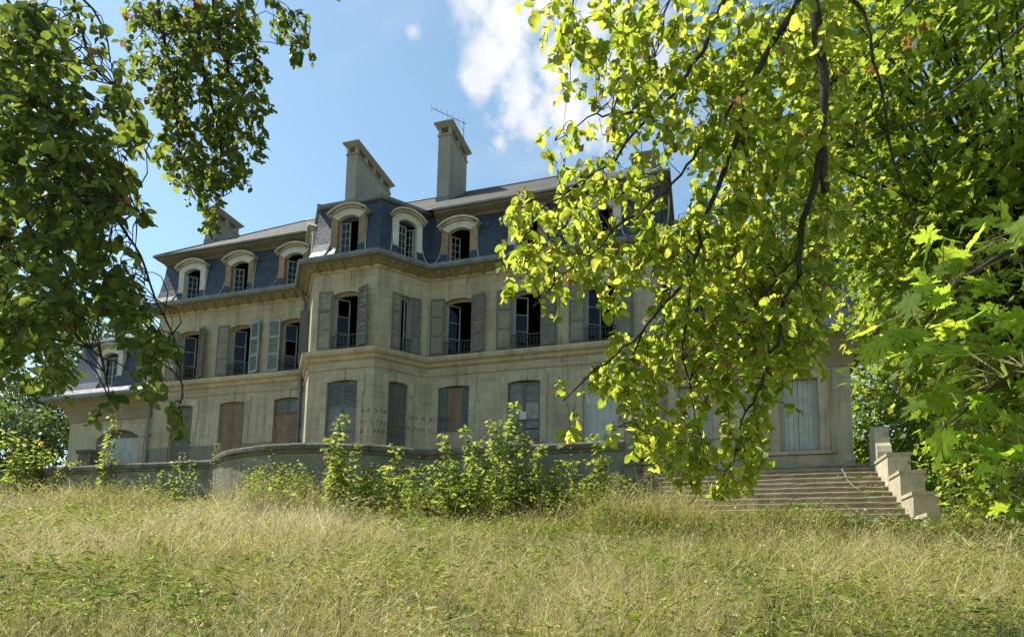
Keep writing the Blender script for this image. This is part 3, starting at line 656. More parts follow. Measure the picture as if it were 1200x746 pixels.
o = op(-6.57, 1.3, 4.6, 7.65, 0.07); surround(W_F, o, 5.2)
shutter(W_F, o[0] + .006, 4.6, 0.64, 2.98, 'shutter', 1, 0, out=-0.06, panels=4, solid=(0, 2), broken=0.05); shutter(W_F, o[0] + .656, 4.6, 0.64, 2.98, 'shutter', 1, 0, out=-0.06, panels=4, solid=(2,), broken=0.05)
build('notice', MB().box(-6.72, -6.46, -0.004, 0.004, 6.12, 6.42), 'paper', house, W_F.M(0, 0, -0.016))
o = op(-3.63, 1.3, 4.6, 7.65, 0.07); surround(W_F, o, 5.2); planks(W_F, o[0], o[1], 4.6, 7.63, 'door', -0.1, 5)
for a, b in ((XL, -23.6), (-22.33, -20.88), (-19.46, -17.96), (-16.58, B0[0] - .02)): build('plinth', MB().box(a, b, -0.07, 0.0, 2.3, 5.74), 'terrace', house, W_F.M())
for a, b in ((B3[0] + .02, -7.24), (-5.9, -4.3), (-2.96, XR)): build('plinth', MB().box(a, b, -0.07, 0.0, 2.3, 5.0), 'terrace', house, W_F.M())
# right wing doors
for o in RDO:
    u0, u1 = o[0], o[1]; c_ = (u0 + u1) / 2
    for a, b in ((u0, c_ - .004), (c_ + .004, u1)): planks(W_F, a, b, 4.45, 6.93, 'door', -0.16, 4, 0.008, 'door_plank')
    for z in (4.55, 5.72, 6.25): build('door_rail', MB().box(u0 + .02, u1 - .02, 0, 0.018, z, z + .05), 'door', house, W_F.M(0, 0, -0.142))
    for a, b in ((u0 - .3, u0), (u1, u1 + .3)): build('architrave', MB().box(a, b, -0.04, 0.02, 4.46, 6.95), 'stone_trim', house, W_F.M())
    build('architrave', MB().box(u0 - .3, u1 + .3, -0.04, 0.02, 6.954, 7.24), 'stone_trim', house, W_F.M())
    build('keystone', MB().prism([(c_ - .13, 6.95), (c_ + .13, 6.95), (c_ + .16, 7.25), (c_ - .16, 7.25)], -0.08, -0.035), 'stone_trim', house, W_F.M())
    build('sill', MB().box(u0 - .45, u1 + .45, -0.16, 0.1, 4.32, 4.44), 'stone_trim', house, W_F.M())
build('plinth', MB().box(XR + .05, RWX + .03, -0.1, 0.0, 2.3, 4.3), 'stone_trim', house, W_F.M())
# left wing archway, boarded
planks(W_F, LDO[0], LDO[1], 3.95, 6.42, 'door', -0.2, 8); build('arch_panel', MB().box(LDO[0], LDO[1], 0, .03, 6.36, 6.85), 'boardgrey', house, W_F.M(0, 0, -0.24))
surround(W_F, (LDO[0], LDO[1], 3.95, 6.8, 0.4), 3.95, 0.32)
# drainpipes
for x, y, zt in ((XL - 0.02, YF - 0.14, 8.6), (XR + 0.02, YF - 0.14, 12.4), (B0[0] - 0.12, YF - 0.12, 12.4)):
    m = MB().tube([(x, y - .3, zt), (x, y - .28, zt - .2), (x, y, zt - .5), (x, y, 3.0)], 0.06, 8)
    for z in (4.8, 6.4, 7.9, 10.2): 
        if z < zt - .6: m.box(x - .08, x + .08, y - .07, y + .12, z, z + .05)
    build('drainpipe', m, 'zinc', house)

# ------------------------------------------------------------------ dormers
def dormer(W, u, zb, w=0.95, jw=0.3, hh=1.28, rise=0.2, jamb=('white', 'white'), hood='hood', state=(35, None), rows=4, cols=2):
    M = W.M(u, zb, 0.0); y0 = -0.12; y1 = 0.75; ow = w / 2 + jw
    ap = arc_pts(2 * ow, rise + .12, 10)
    body = MB()
    for s_ in (-1, 1): a, b = sorted((s_ * (ow - .03), s_ * (ow - .1))); body.box(a, b, y0 + .1, y1, -0.4, hh + .02)
    for (xa, a_), (xb, b_) in zip(ap, ap[1:]): body.prism([(xa * .96, hh + a_ + .1), (xb * .96, hh + b_ + .1), (xb * .96, hh + b_ + .16), (xa * .96, hh + a_ + .16)], y0 - .1, y1 + .1)
    d = build('dormer', body, 'slate', house, M)
    for s_, mt in zip((-1, 1), jamb):
        a, b = sorted((s_ * w / 2, s_ * ow)); build('jamb', MB().box(a, b, y0, y0 + .2, -0.4, hh), mt, d, M)
    # arched lintel
    lin = MB(); ip = arc_pts(w, rise * .8, 10); op_ = arc_pts(2 * ow, rise + .05, 10)
    for (i0, i1, o0, o1) in zip(ip, ip[1:], op_, op_[1:]): lin.prism([(i0[0], hh + i0[1] - .12), (i1[0], hh + i1[1] - .12), (o1[0], hh + o1[1] + .06), (o0[0], hh + o0[1] + .06)], y0 - .015, y0 + .2)
    build('lintel', lin, 'white', d, M)
    hd_ = MB(); e_ = 1.1
    for (xa, a_), (xb, b_) in zip(ap, ap[1:]):
        hd_.prism([(xa * e_, hh + a_ + .0), (xb * e_, hh + b_ + .0), (xb * e_, hh + b_ + .07), (xa * e_, hh + a_ + .07)], y0 - .1, y0 + .14)
        hd_.prism([(xa * (e_ + .06), hh + a_ + .07), (xb * (e_ + .06), hh + b_ + .07), (xb * (e_ + .06), hh + b_ + .15), (xa * (e_ + .06), hh + a_ + .15)], y0 - .2, y0 + .14)
    build('hood', hd_, hood, d, M)
    fm = MB(); zt_ = hh - .12
    for a, b in ((-w / 2, -w / 2 + .04), (w / 2 - .04, w / 2)): fm.box(a, b, y0 + .16, y0 + .22, -.2, zt_)
    fm.box(-w / 2 + .04, w / 2 - .04, y0 + .16, y0 + .22, -.2, -.12); build('frame', fm, 'sash', d, M)
    lw = w / 2 - .045; h = zt_ + .08
    if state[0] is not None: casement(d, M @ Matrix.Translation((-w / 2 + .04, y0 + .18, -.12)) @ Matrix.Rotation(R(state[0]), 4, 'Z'), lw, h, rows, cols)
    if state[1] is not None: casement(d, M @ Matrix.Translation((w / 2 - .04, y0 + .22, -.12)) @ Matrix.Rotation(math.pi - R(state[1]), 4, 'Z'), lw, h, rows, cols)
    for s_ in (-1, 1): build('lead_flashing', MB().tube([M @ Vector((s_ * (ow + q), -o_ - .015, z - zb)) for q, (o_, z) in zip((.3, .16, .07, .02, 0, 0), MAN[1:7])], 0.025, 5), 'lead', d)
    return d
# the flashing above is written in world space
ZB = 12.98
dormer(W_F, -22.9, ZB, jamb=('white', 'white'), state=(40, 70)); dormer(W_F, -20.2, ZB, jamb=('wood', 'wood'), state=(30, 80)); dormer(W_F, -17.3, ZB, jamb=('wood', 'wood'), state=(40, 85))
dormer(W_A, -13.5, ZB + .05, jamb=('wood', 'wood'), state=(4, 88), hh=1.38); dormer(W_B, 1.12, ZB + .02, w=0.78, jw=0.24, hh=1.36, state=(2, 40)); dormer(W_C, LB - 1.12, ZB + .02, w=0.78, jw=0.24, hh=1.36, jamb=('wood', 'white'))
dormer(W_F, -9.4, ZB - .05, jamb=('wood', 'wood'), state=(45, 85)); dormer(W_F, -6.53, ZB - .05, jamb=('white', 'wood'), state=(35, 70)); dormer(W_F, -3.63, ZB - .05, jamb=('white', 'white'), state=(35, 70))
for u in (-27.5, -0.3): dormer(W_F, u, 9.15, hh=1.45, w=1.0, state=(0, 0), rows=3)

# ------------------------------------------------------------------ chimneys
def chimney(x0, x1, y0, y1, zb, zt, n):
    c_ = build('chimney', MB().box(x0, x1, y0, y1, zb, zt - .62), 'chimney', house)
    build('chimney_band', MB().box(x0 - .04, x1 + .04, y0 - .04, y1 + .04, zt - .62, zt - .54), 'chimney', c_)
    ps = MB(); L_ = y1 - y0
    for k in range(n + 1):
        y = y0 + .1 + (L_ - .2) * k / n
        for a, b in ((x0, x0 + .12), (x1 - .12, x1)): ps.box(a, b, y - .1, y + .1, zt - .54, zt - .22)
    ps.box(x0 + .14, x1 - .14, y0 + .22, y1 - .22, zt - .54, zt - .5)
    build('flue_pier', ps, 'chimney', c_)
    build('chimney_cap', MB().add([(x0 - .02, y0 - .02, zt - .22), (x1 + .02, y0 - .02, zt - .22), (x1 + .02, y1 + .02, zt - .22), (x0 - .02, y1 + .02, zt - .22),
          (x0 - .18, y0 - .18, zt - .06), (x1 + .18, y0 - .18, zt - .06), (x1 + .18, y1 + .18, zt - .06), (x0 - .18, y1 + .18, zt - .06),
          (x0 - .18, y0 - .18, zt), (x1 + .18, y0 - .18, zt), (x1 + .18, y1 + .18, zt), (x0 - .18, y1 + .18, zt)],
          [(3, 2, 1, 0), (0, 1, 5, 4), (1, 2, 6, 5), (2, 3, 7, 6), (3, 0, 4, 7), (4, 5, 9, 8), (5, 6, 10, 9), (6, 7, 11, 10), (7, 4, 8, 11), (8, 9, 10, 11)]), 'chimney', c_)
    build('lead_apron', MB().box(x0 - .03, x1 + .03, y0 - .03, y1 + .03, zb, zb + .0 + (15.1 + .8 * (y0 - 22.2) - zb) + .22), 'zinc', c_)
    return c_
chimney(-16.58, -16.03, 25.0, 28.4, 15.5, 21.22, 4); chimney(-11.69, -11.08, 25.0, 27.1, 15.5, 21.24, 2); chimney(-24.3, -23.7, 24.35, 26.0, 14.8, 18.7, 2); chimney(-2.6, -1.95, 25.0, 27.2, 14.8, 17.9, 2)
an = MB().tube([(-11.2, 26.9, 21.2), (-11.22, 26.9, 22.75)], 0.018, 5); bm0, bm1 = np.array((-12.75, 26.3, 23.35)), np.array((-11.1, 26.95, 22.6)); an.tube([bm0, bm1], 0.014, 5)
for k in range(7):
    q = bm0 + (bm1 - bm0) * k / 6.5; an.tube([q + np.array((-.12, .3, 0)), q + np.array((.12, -.3, 0))], 0.006, 4)
an.tube([(-11.21, 26.9, 22.2), bm0 * .35 + bm1 * .65], 0.01, 4)
build('antenna', an, 'iron', house)

# ------------------------------------------------------------------ graffiti sprayed round the bay
def glyph(ch):
    cu = bpy.data.curves.new('g', 'FONT'); cu.body = ch; cu.resolution_u = 3; cu.offset = 0.012
    o = bpy.data.objects.new('g', cu); COL.objects.link(o); bpy.context.view_layer.update()
    me = bpy.data.meshes.new_from_object(o.evaluated_get(bpy.context.evaluated_depsgraph_get()))
    v = [tuple(q.co) for q in me.vertices]; f = [tuple(p.vertices) for p in me.polygons]
    bpy.data.objects.remove(o); bpy.data.curves.remove(cu); bpy.data.meshes.remove(me); return v, f
GC = {}
def write(text, s0, z, size, drop):
    mb = MB(); s = s0
    for ch in text:
        if ch == ' ':
            s += size * 0.42; build('graffiti_word', mb, 'spray', house, kind='stuff'); mb = MB(); continue
        if ch not in GC: GC[ch] = glyph(ch)
        v, f = GC[ch]; w = max(q[0] for q in v) * size; c_ = s + w / 2; dz = random.uniform(-.02, .02); sh = random.uniform(.08, .3)
        vs_ = []
        for x, y, _ in v:
            q = s + x * size + y * size * sh; zz = z + y * size * random.uniform(.97, 1.03) + dz - drop * max(0, c_)
            if c_ < 0.0: p = W_A.M(B2[0] + q, zz, 0.042)
            elif c_ < LB: p = W_B.M(q, zz, -0.112 if BGR[0] < c_ < BGR[1] else (0.039 if BGR[0] - .26 < c_ < BGR[1] + .26 else 0.004))
            else: p = W_F.M(B3[0] + q - LB, zz, 0.004)
            vs_.append(p.translation)
        mb.add(vs_, f); s += w + size * random.uniform(.09, .16)
    build('graffiti_word', mb, 'spray', house, kind='stuff')
write('La vie est un mystère', -0.5, 6.3, 0.36, 0.02); write("qu'il faut vivre, non un problème", -0.5, 5.88, 0.27, 0.015); write('à résoudre', -0.5, 5.5, 0.33, 0.0)

# ------------------------------------------------------------------ terrace, parapet, stairs
arcC, arcR = (-14.35, 24.85), 6.45
def arc_y(x): return arcC[1] - math.sqrt(arcR ** 2 - (x - arcC[0]) ** 2)
YP = 20.42
xa = arcC[0] - math.sqrt(arcR ** 2 - (arcC[1] - YP) ** 2); xb = arcC[0] + math.sqrt(arcR ** 2 - (arcC[1] - YP) ** 2)
arcp = [(x, arc_y(x)) for x in np.linspace(xa, xb, 19)]
PPAR = [(-31.5, YP)] + arcp + [(-2.5, YP)]
ter = empty('terrace_wall', (-14, 18.4, 2.4), 'low weathered retaining wall with curved bastion below the mansion bay', 'wall')
build('wall_body', sweep(PPAR, rect_prof(-0.35, 0.0, 1.0, 4.4), True), 'terrace', ter)
build('wall_moulding', sweep(PPAR, [(0, 4.28), (0.05, 4.3), (0.07, 4.36), (0.07, 4.395), (0, 4.395)], True), 'parapet', ter)
# coping stones, one by one
dens = []
for (a, b) in zip(PPAR, PPAR[1:]):
    L_ = math.hypot(b[0] - a[0], b[1] - a[1]); n = max(1, round(L_ / 0.9)) if L_ > 1.2 else 1
    for k in range(n): dens.append(((a[0] + (b[0] - a[0]) * k / n, a[1] + (b[1] - a[1]) * k / n), (a[0] + (b[0] - a[0]) * (k + 1) / n, a[1] + (b[1] - a[1]) * (k + 1) / n)))
for a, b in dens:
    L_ = math.hypot(b[0] - a[0], b[1] - a[1]); q = [(a[0] + (b[0] - a[0]) * t_ , a[1] + (b[1] - a[1]) * t_) for t_ in (0.006, 1 - 0.006)]
    dz = random.uniform(-.012, .012); top = 4.65 + dz
    build('coping_stone', sweep(q, [(-0.42, 4.402), (0.12, 4.402), (0.14, 4.45), (0.14, 4.56 + dz), (0.09, 4.62 + dz), (0, top), (-0.3, top), (-0.42, 4.56)], True), 'parapet', ter)
mb = MB(); q = [(x, y + .3) for x, y in PPAR]
fl = MB(); 
pts = [(x, y + .1, FL) for x, y in PPAR] + [(5.6, YP + .1, FL), (5.6, YF + .2, FL), (-31.5, YF + .2, FL)]
fl.add(pts[:-3] + [(-2.5, YF + .2, FL), (-31.5, YF + .2, FL)], [tuple(range(len(PPAR) + 2))])
tf = structure(build('terrace_floor', fl, 'step')); tf['label'] = 'stone terrace floor behind the low parapet'; tf['category'] = 'terrace'
# little mossy lumps growing along the bastion coping are kept with the weeds below
stairs = empty('stone_staircase', (1.5, 17, 1.0), 'wide worn stone steps with stepped cheek walls climbing to the terrace', 'staircase')
SX0, SX1 = -1.9, 5.05
NST = 17
for k in range(NST):
    zt_ = 3.9 - 0.2 * k; yn = 22.0 - 0.36 * k
    s_ = MB(); r1, r2 = random.uniform(-.01, .01), random.uniform(-.012, .012)
    yb_ = 22.5 if k == 0 else yn + 0.40
    nx_ = 30; xs_ = np.linspace(SX0, SX1, nx_ + 1); jy = rng.normal(0, .007, nx_ + 1) + .02 * (rng.random(nx_ + 1) < .1); jz = rng.normal(0, .0025, nx_ + 1) - .02 * (rng.random(nx_ + 1) < .08)
    pr_ = [(0.0, -.07), (0.0, -.02), (.02, 0.0), (yb_ - yn, 0.0), (yb_ - yn, -.07)]
    vs_ = [(x, yn + r1 + (jy[i] if q < 3 else 0) + y, zt_ + (jz[i] if q in (1, 2) else 0) + z) for i, x in enumerate(xs_) for q, (y, z) in enumerate(pr_)]
    s_.add(vs_, [(i * 5 + q, i * 5 + (q + 1) % 5, i * 5 + 5 + (q + 1) % 5, i * 5 + 5 + q) for i in range(nx_) for q in range(5)] + [(4, 3, 2, 1, 0), tuple(nx_ * 5 + q for q in range(5))])
    s_.box(SX0 + .003, SX1 - .003, yn + .035, yn + .41 if k else 22.48, zt_ - .2, zt_ - .072)
    build('step', s_, 'step', stairs)
for side in (0, 1):
    xi = SX1 if side else SX0 - .58; xo = xi + .58
    for (ya, yb2, zt_) in ((20.15, 22.3, 3.84), (19.05, 20.15, 3.14), (18.04, 19.05, 2.42), (17.0, 18.04, 1.77), (16.1, 17.0, 1.2)):
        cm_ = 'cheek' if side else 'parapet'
        b_ = build('cheek_block', MB().box(xi, xo, ya + .004, yb2, 0.0, zt_ - .09), cm_, stairs)
        build('cheek_cap', MB().box(xi - .035, xo + .035, ya - .04, yb2 - .045, zt_ - .088, zt_), cm_, b_)
pm = MB()
prof = [(21.35, 3.85), (21.3, 4.1), (21.36, 4.3), (21.5, 4.42), (21.54, 4.7), (21.6, 4.92), (21.8, 5.0), (22.05, 4.98), (22.2, 4.9), (22.25, 3.85)]
pm.add([(SX1 + .02, y, z) for y, z in prof] + [(SX1 + .42, y, z) for y, z in prof],
       [tuple(range(10)), tuple(range(19, 9, -1))] + [(i, i + 10, (i + 1) % 10 + 10, (i + 1) % 10) for i in range(10)])
build('scroll_pier', pm, 'cheek', stairs)
build('landing_pier', MB().box(-3.4, -2.0, 20.75, 21.3, 2.6, 4.05).box(-3.46, -1.94, 20.69, 21.36, 4.054, 4.15), 'parapet', stairs)
def on_stairs(x, y, lift=.05):
    v = P(x, y, 1.0); return v * ((3.9 + lift - .5556 * 22) / (v[2] - .5556 * v[1]))
vine = MB()
for pts in ([(986, 549), (991, 556), (993, 562), (1000, 569), (1008, 574)], [(991, 556), (984, 561), (977, 560)]):
    vine.tube([on_stairs(x, y) for x, y in pts], [.013, .012, .01, .008, .006][:len(pts)], 5)
tag(build('dead_branch', vine, 'slat'), 'pale bare forked branch lying across the stone steps', 'branch')
ped = empty('stone_pedestal', (-26.8, 21.3, FL), 'grey square stone pedestal standing before the boarded archway', 'pedestal')
build('shaft', MB().box(-27.15, -26.4, 20.95, 21.6, FL, 5.35), 'parapet', ped); build('cap', MB().box(-27.22, -26.33, 20.88, 21.67, 5.353, 5.5), 'parapet', ped); build('base', MB().box(-27.25, -26.3, 20.85, 21.7, FL - .3, FL + .18), 'parapet', ped)

# ------------------------------------------------------------------ foliage tools
def beech_template():
    ts = [0, .1, .3, .55, .8, 1.0]; hw = [0, .24, .41, .40, .25, 0]
    v = [(0, t_, -.10 * t_ * t_) for t_ in ts]; n = len(ts)
    for s_ in (-1, 1):
        for i in range(1, n - 1): v.append((s_ * hw[i], ts[i] + .02, .22 * hw[i] - .10 * ts[i] ** 2 + (.03 if i % 2 else -.02)))
    f = []
    for k, s_ in enumerate((-1, 1)):
        o = n + k * (n - 2); r_ = lambda *q: q if s_ > 0 else q[::-1]
        f.append(r_(0, o, 1)); f.append(r_(n - 2, o + n - 3, n - 1))
        for i in range(1, n - 2): f.append(r_(i, o + i - 1, o + i, i + 1))
    return np.array(v), f
def maple_template():
    half = [(.02, 0), (.13, -.13), (.22, -.10), (.36, -.13), (.31, -.01), (.38, .06), (.26, .12), (.42, .12), (.47, .2), (.68, .22), (.6, .31), (.64, .4), (.46, .39), (.4, .46), (.27, .43), (.34, .52), (.33, .62), (.45, .76), (.3, .74), (.24, .8), (.15, .66), (.12, .82), (.18, .9), (.1, .94), (0, 1.15)]
    pol = [(-x, y) for x, y in half[:-1]] + half[::-1]
    v = [(0, .22, -.03)] + [(x, y, .12 * abs(x) - .12 * max(y, 0) ** 2) for x, y in pol]; n = len(pol)
    return np.array(v), [(0, i + 2, i + 1) for i in range(n - 1)] + [(0, 1, n)]
def card_template():
    return np.array([(0, 0, 0), (.36, .4, .07), (.2, .8, 0), (0, 1, -.08), (-.25, .75, 0), (-.36, .35, .07)]), [(0, 1, 2, 3), (0, 3, 4, 5)]
def lance_template():
    return np.array([(0, 0, 0), (.13, .35, .05), (.09, .75, -.02), (0, 1.1, -.16), (-.09, .72, -.02), (-.13, .33, .05)]), [(0, 1, 2, 3), (0, 3, 4, 5)]
TPL = {'lance': lance_template(), 'beech': beech_template(), 'maple': maple_template(), 'card': card_template()}
def frames(D, N):
    D = D / (np.linalg.norm(D, axis=1, keepdims=True) + 1e-9); X = np.cross(D, N); X /= np.linalg.norm(X, axis=1, keepdims=True) + 1e-9
    return X, D, np.cross(X, D)
def raw_mesh(name, V, F_, attr=None, col=None):
    """V (n,3); F_ list of (faces array with k columns)"""
    m = bpy.data.meshes.new(name); m.vertices.add(len(V)); m.vertices.foreach_set('co', V.astype(np.float32).ravel())
    loops = np.concatenate([f.ravel() for f in F_]); tot = np.concatenate([np.full(len(f), f.shape[1]) for f in F_])
    m.loops.add(len(loops)); m.loops.foreach_set('vertex_index', loops.astype(np.int32))
    m.polygons.add(len(tot)); st = np.concatenate([[0], np.cumsum(tot)[:-1]]); m.polygons.foreach_set('loop_start', st.astype(np.int32)); m.polygons.foreach_set('loop_total', tot.astype(np.int32))
    m.update(calc_edges=True)
    if attr is not None: a = m.attributes.new('rnd', 'FLOAT', 'POINT'); a.data.foreach_set('value', attr.astype(np.float32))
    if col is not None:
        a = m.attributes.new('col', 'FLOAT_COLOR', 'POINT'); a.data.foreach_set('color', np.concatenate([col, np.ones((len(col), 1))], 1).astype(np.float32).ravel())
    return m
def leaf_mesh(name, tpl, Pn, D, N, S):
    v, f = TPL[tpl]; X, Y, Z = frames(D, N); n = len(Pn); k = len(v)
    wx = rng.uniform(.72, 1.12, n)[:, None, None]; wz = rng.uniform(-.4, 2.2, n)[:, None, None]
    V = Pn[:, None, :] + S[:, None, None] * (wx * v[None, :, 0, None] * X[:, None] + v[None, :, 1, None] * Y[:, None] + wz * v[None, :, 2, None] * Z[:, None])
    byk = {}
    for q in f: byk.setdefault(len(q), []).append(q)
    F_ = [(np.arange(n)[:, None, None] * k + np.array(q)[None]).reshape(-1, len(q[0])) for q in byk.values()]
    return raw_mesh(name, V.reshape(-1, 3), F_, np.repeat(rng.random(n), k))
LEAFM = {}
def single_leaf(tpl, mat):
    if (tpl, mat) not in LEAFM:
        m = leaf_mesh('leaf', tpl, np.zeros((1, 3)), np.array([[0, 1.0, 0]]), np.array([[0, 0, 1.0]]), np.ones(1)); m.materials.append(MT[mat])
        a = m.attributes['rnd'].data; [setattr(q, 'value', 0.0) for q in a]; LEAFM[(tpl, mat)] = m
    return LEAFM[(tpl, mat)]
def put_leaves(parent, tpl, mat, Pn, D, N, S, singles=0, part='leaves'):
    Pn, D, N, S = map(np.asarray, (Pn, D, N, S)); idx = np.arange(len(Pn))
    if singles:
        x, y, d = to_px(Pn); s_ = np.where((x > 4) & (x < 1196) & (y > 4) & (y < 740) & (d > 0), S / np.maximum(d, .1) + .004 * rng.random(len(S)), 0)
        big = np.argsort(-s_)[:singles]; big = big[s_[big] > 0]; m = single_leaf(tpl, mat); X, Y, Z = frames(D[big], N[big])
        for j, i in enumerate(big):
            M = Matrix.Identity(4); s1 = S[i]; sx_ = s1 * random.uniform(.72, 1.12); sz_ = s1 * random.uniform(.2, 2.2)
            for r_ in range(3): M[r_][0], M[r_][1], M[r_][2], M[r_][3] = X[j][r_] * sx_, Y[j][r_] * s1, Z[j][r_] * sz_, Pn[i][r_]
            link('leaf', m, None, parent, M)
        idx = np.setdiff1d(idx, big)
    if len(idx):
        m = leaf_mesh(part, tpl, Pn[idx], D[idx], N[idx], S[idx]); m.materials.append(MT[mat]); link(part, m, None, parent, kind='stuff')
def inside(poly, x, y):
    c_ = False; n = len(poly); j = n - 1
    for i in range(n):
        xi, yi = poly[i]; xj, yj = poly[j]
        if (yi > y) != (yj > y) and x < (xj - xi) * (y - yi) / (yj - yi) + xi: c_ = not c_
        j = i
    return c_
def sample(poly, n, d0, d1, holes=()):
    xs, ys = [p[0] for p in poly], [p[1] for p in poly]; out = []
    while len(out) < n:
        x, y = random.uniform(min(xs), max(xs)), random.uniform(min(ys), max(ys))
        if not inside(poly, x, y) or any(inside(h, x, y) for h in holes): continue
        out.append((x, y, random.uniform(d0, d1)))
    return out
UP = np.array((0, 0, 1.0))
def twig(p, dirv, L_, nleaf, size, acc, tw, spread=0.9, rad=0.0022):
    """a drooping shoot with alternate leaves"""
    pts = [p]; d = np.array(dirv, float); d /= np.linalg.norm(d); q = np.array(p, float); seg = 4
    side = np.cross(d, UP); side /= np.linalg.norm(side) + 1e-6
    for i in range(seg):
        d = d + np.array((0, 0, -.16)) + rng.normal(0, .1, 3); d /= np.linalg.norm(d); q = q + d * L_ / seg; pts.append(q.copy())
    tw.tube(pts, list(np.linspace(rad * 1.6, rad * .6, seg + 1)), 3)
    pts = np.array(pts)
    for k in range(nleaf):
        t_ = (k + 1) / nleaf * seg; i = min(int(t_), seg - 1); b = pts[i] + (pts[i + 1] - pts[i]) * (t_ - i)
        s_ = 1 if k % 2 else -1
        dv = d * .55 + side * s_ * spread + rng.normal(0, .38, 3) + np.array((0, 0, -.25))
        nv = UP * .75 + rng.normal(0, .6, 3)
        acc[0].append(b); acc[1].append(dv); acc[2].append(nv); acc[3].append(size * random.uniform(.45, 1.3))
def branch_obj(parent, pts, r0, r1, name='branch', wob=.01):
    q = []; pts = [np.asarray(p, float) for p in pts]
    for a, b in zip(pts, pts[1:]):
        for t_ in (0, .34, .67): q.append(a + (b - a) * t_ + rng.normal(0, wob, 3) * (t_ > 0))
    q.append(pts[-1]); return build(name, MB().tube(q, list(np.linspace(r0, r1, len(q))), 7), 'bark', parent, smooth=True), q

# ------------------------------------------------------------------ near trees whose boughs hang into view
def hanging_tree(name, label, group, trunk, bpaths, regions, size, mat, singles, crown=None, limb=None, tpl='beech'):
    tr_ = empty(name, (trunk[0][0], trunk[0][1], trunk[0][2]), label, 'tree', group)
    build('trunk', MB().tube(trunk, list(np.linspace(.34, .16, len(trunk))), 10), 'bark', tr_, smooth=True)
    nodes = []
    for pts, d0, d1, r0, r1 in bpaths:
        n = len(pts); w3 = [P(x, y, d0 + (d1 - d0) * i / (n - 1)) for i, (x, y) in enumerate(pts)]
        o, q = branch_obj(tr_, w3, r0, r1); nodes += q
    if limb:
        for pts, r0, r1 in limb: branch_obj(tr_, pts, r0, r1, 'limb', .04)
    nodes = np.array(nodes); acc = ([], [], [], []); tw = MB()
    for poly, n, d0, d1, ln, nl, holes in regions:
        for (x, y, d) in sample(poly, n, d0, d1, holes):
            p = P(x, y, d)
            i = np.argmin(((nodes - p) ** 2).sum(1)); v = p - nodes[i]; dist = np.linalg.norm(v)
            if dist > .06 and random.random() < .6 and dist < .42:
                sg = rng.normal(0, .1, 3) * dist + np.array((0, 0, .16 * dist)); tw.tube([nodes[i] + v * q + sg * 4 * q * (1 - q) + rng.normal(0, .008, 3) * (0 < q < 1) for q in (0, .25, .5, .75, 1.0)], [.004, .0035, .003, .0025, .0018], 4)
            dv = v / (dist + .05) * .45 + np.array((0, 0, -.55)) + rng.normal(0, .35, 3)
            twig(p, dv, random.uniform(*ln), random.randint(*nl), size, acc, tw)
    if crown:
        for poly, n, d0, d1 in crown:
            for (x, y, d) in sample(poly, n, d0, d1):
                twig(P(x, y, d), rng.normal(0, .6, 3) + np.array((0, 0, -.3)), .4, 8, size * 1.25, acc, tw)
    build('twigs', tw, 'bark', tr_, kind='stuff')
    put_leaves(tr_, tpl, mat, *acc, singles=singles)
    return tr_
def tp(x, y, d): return tuple(P(x, y, d))
def trunk_at(x, d, h, lean=(0, 0)):
    b = P(x, PPY, d); b = np.array((b[0], b[1], gz(b[0], b[1]) - .1)); return [tuple(b + np.array((lean[0] * k, lean[1] * k, h * k))) for k in np.linspace(0, 1, 6)]

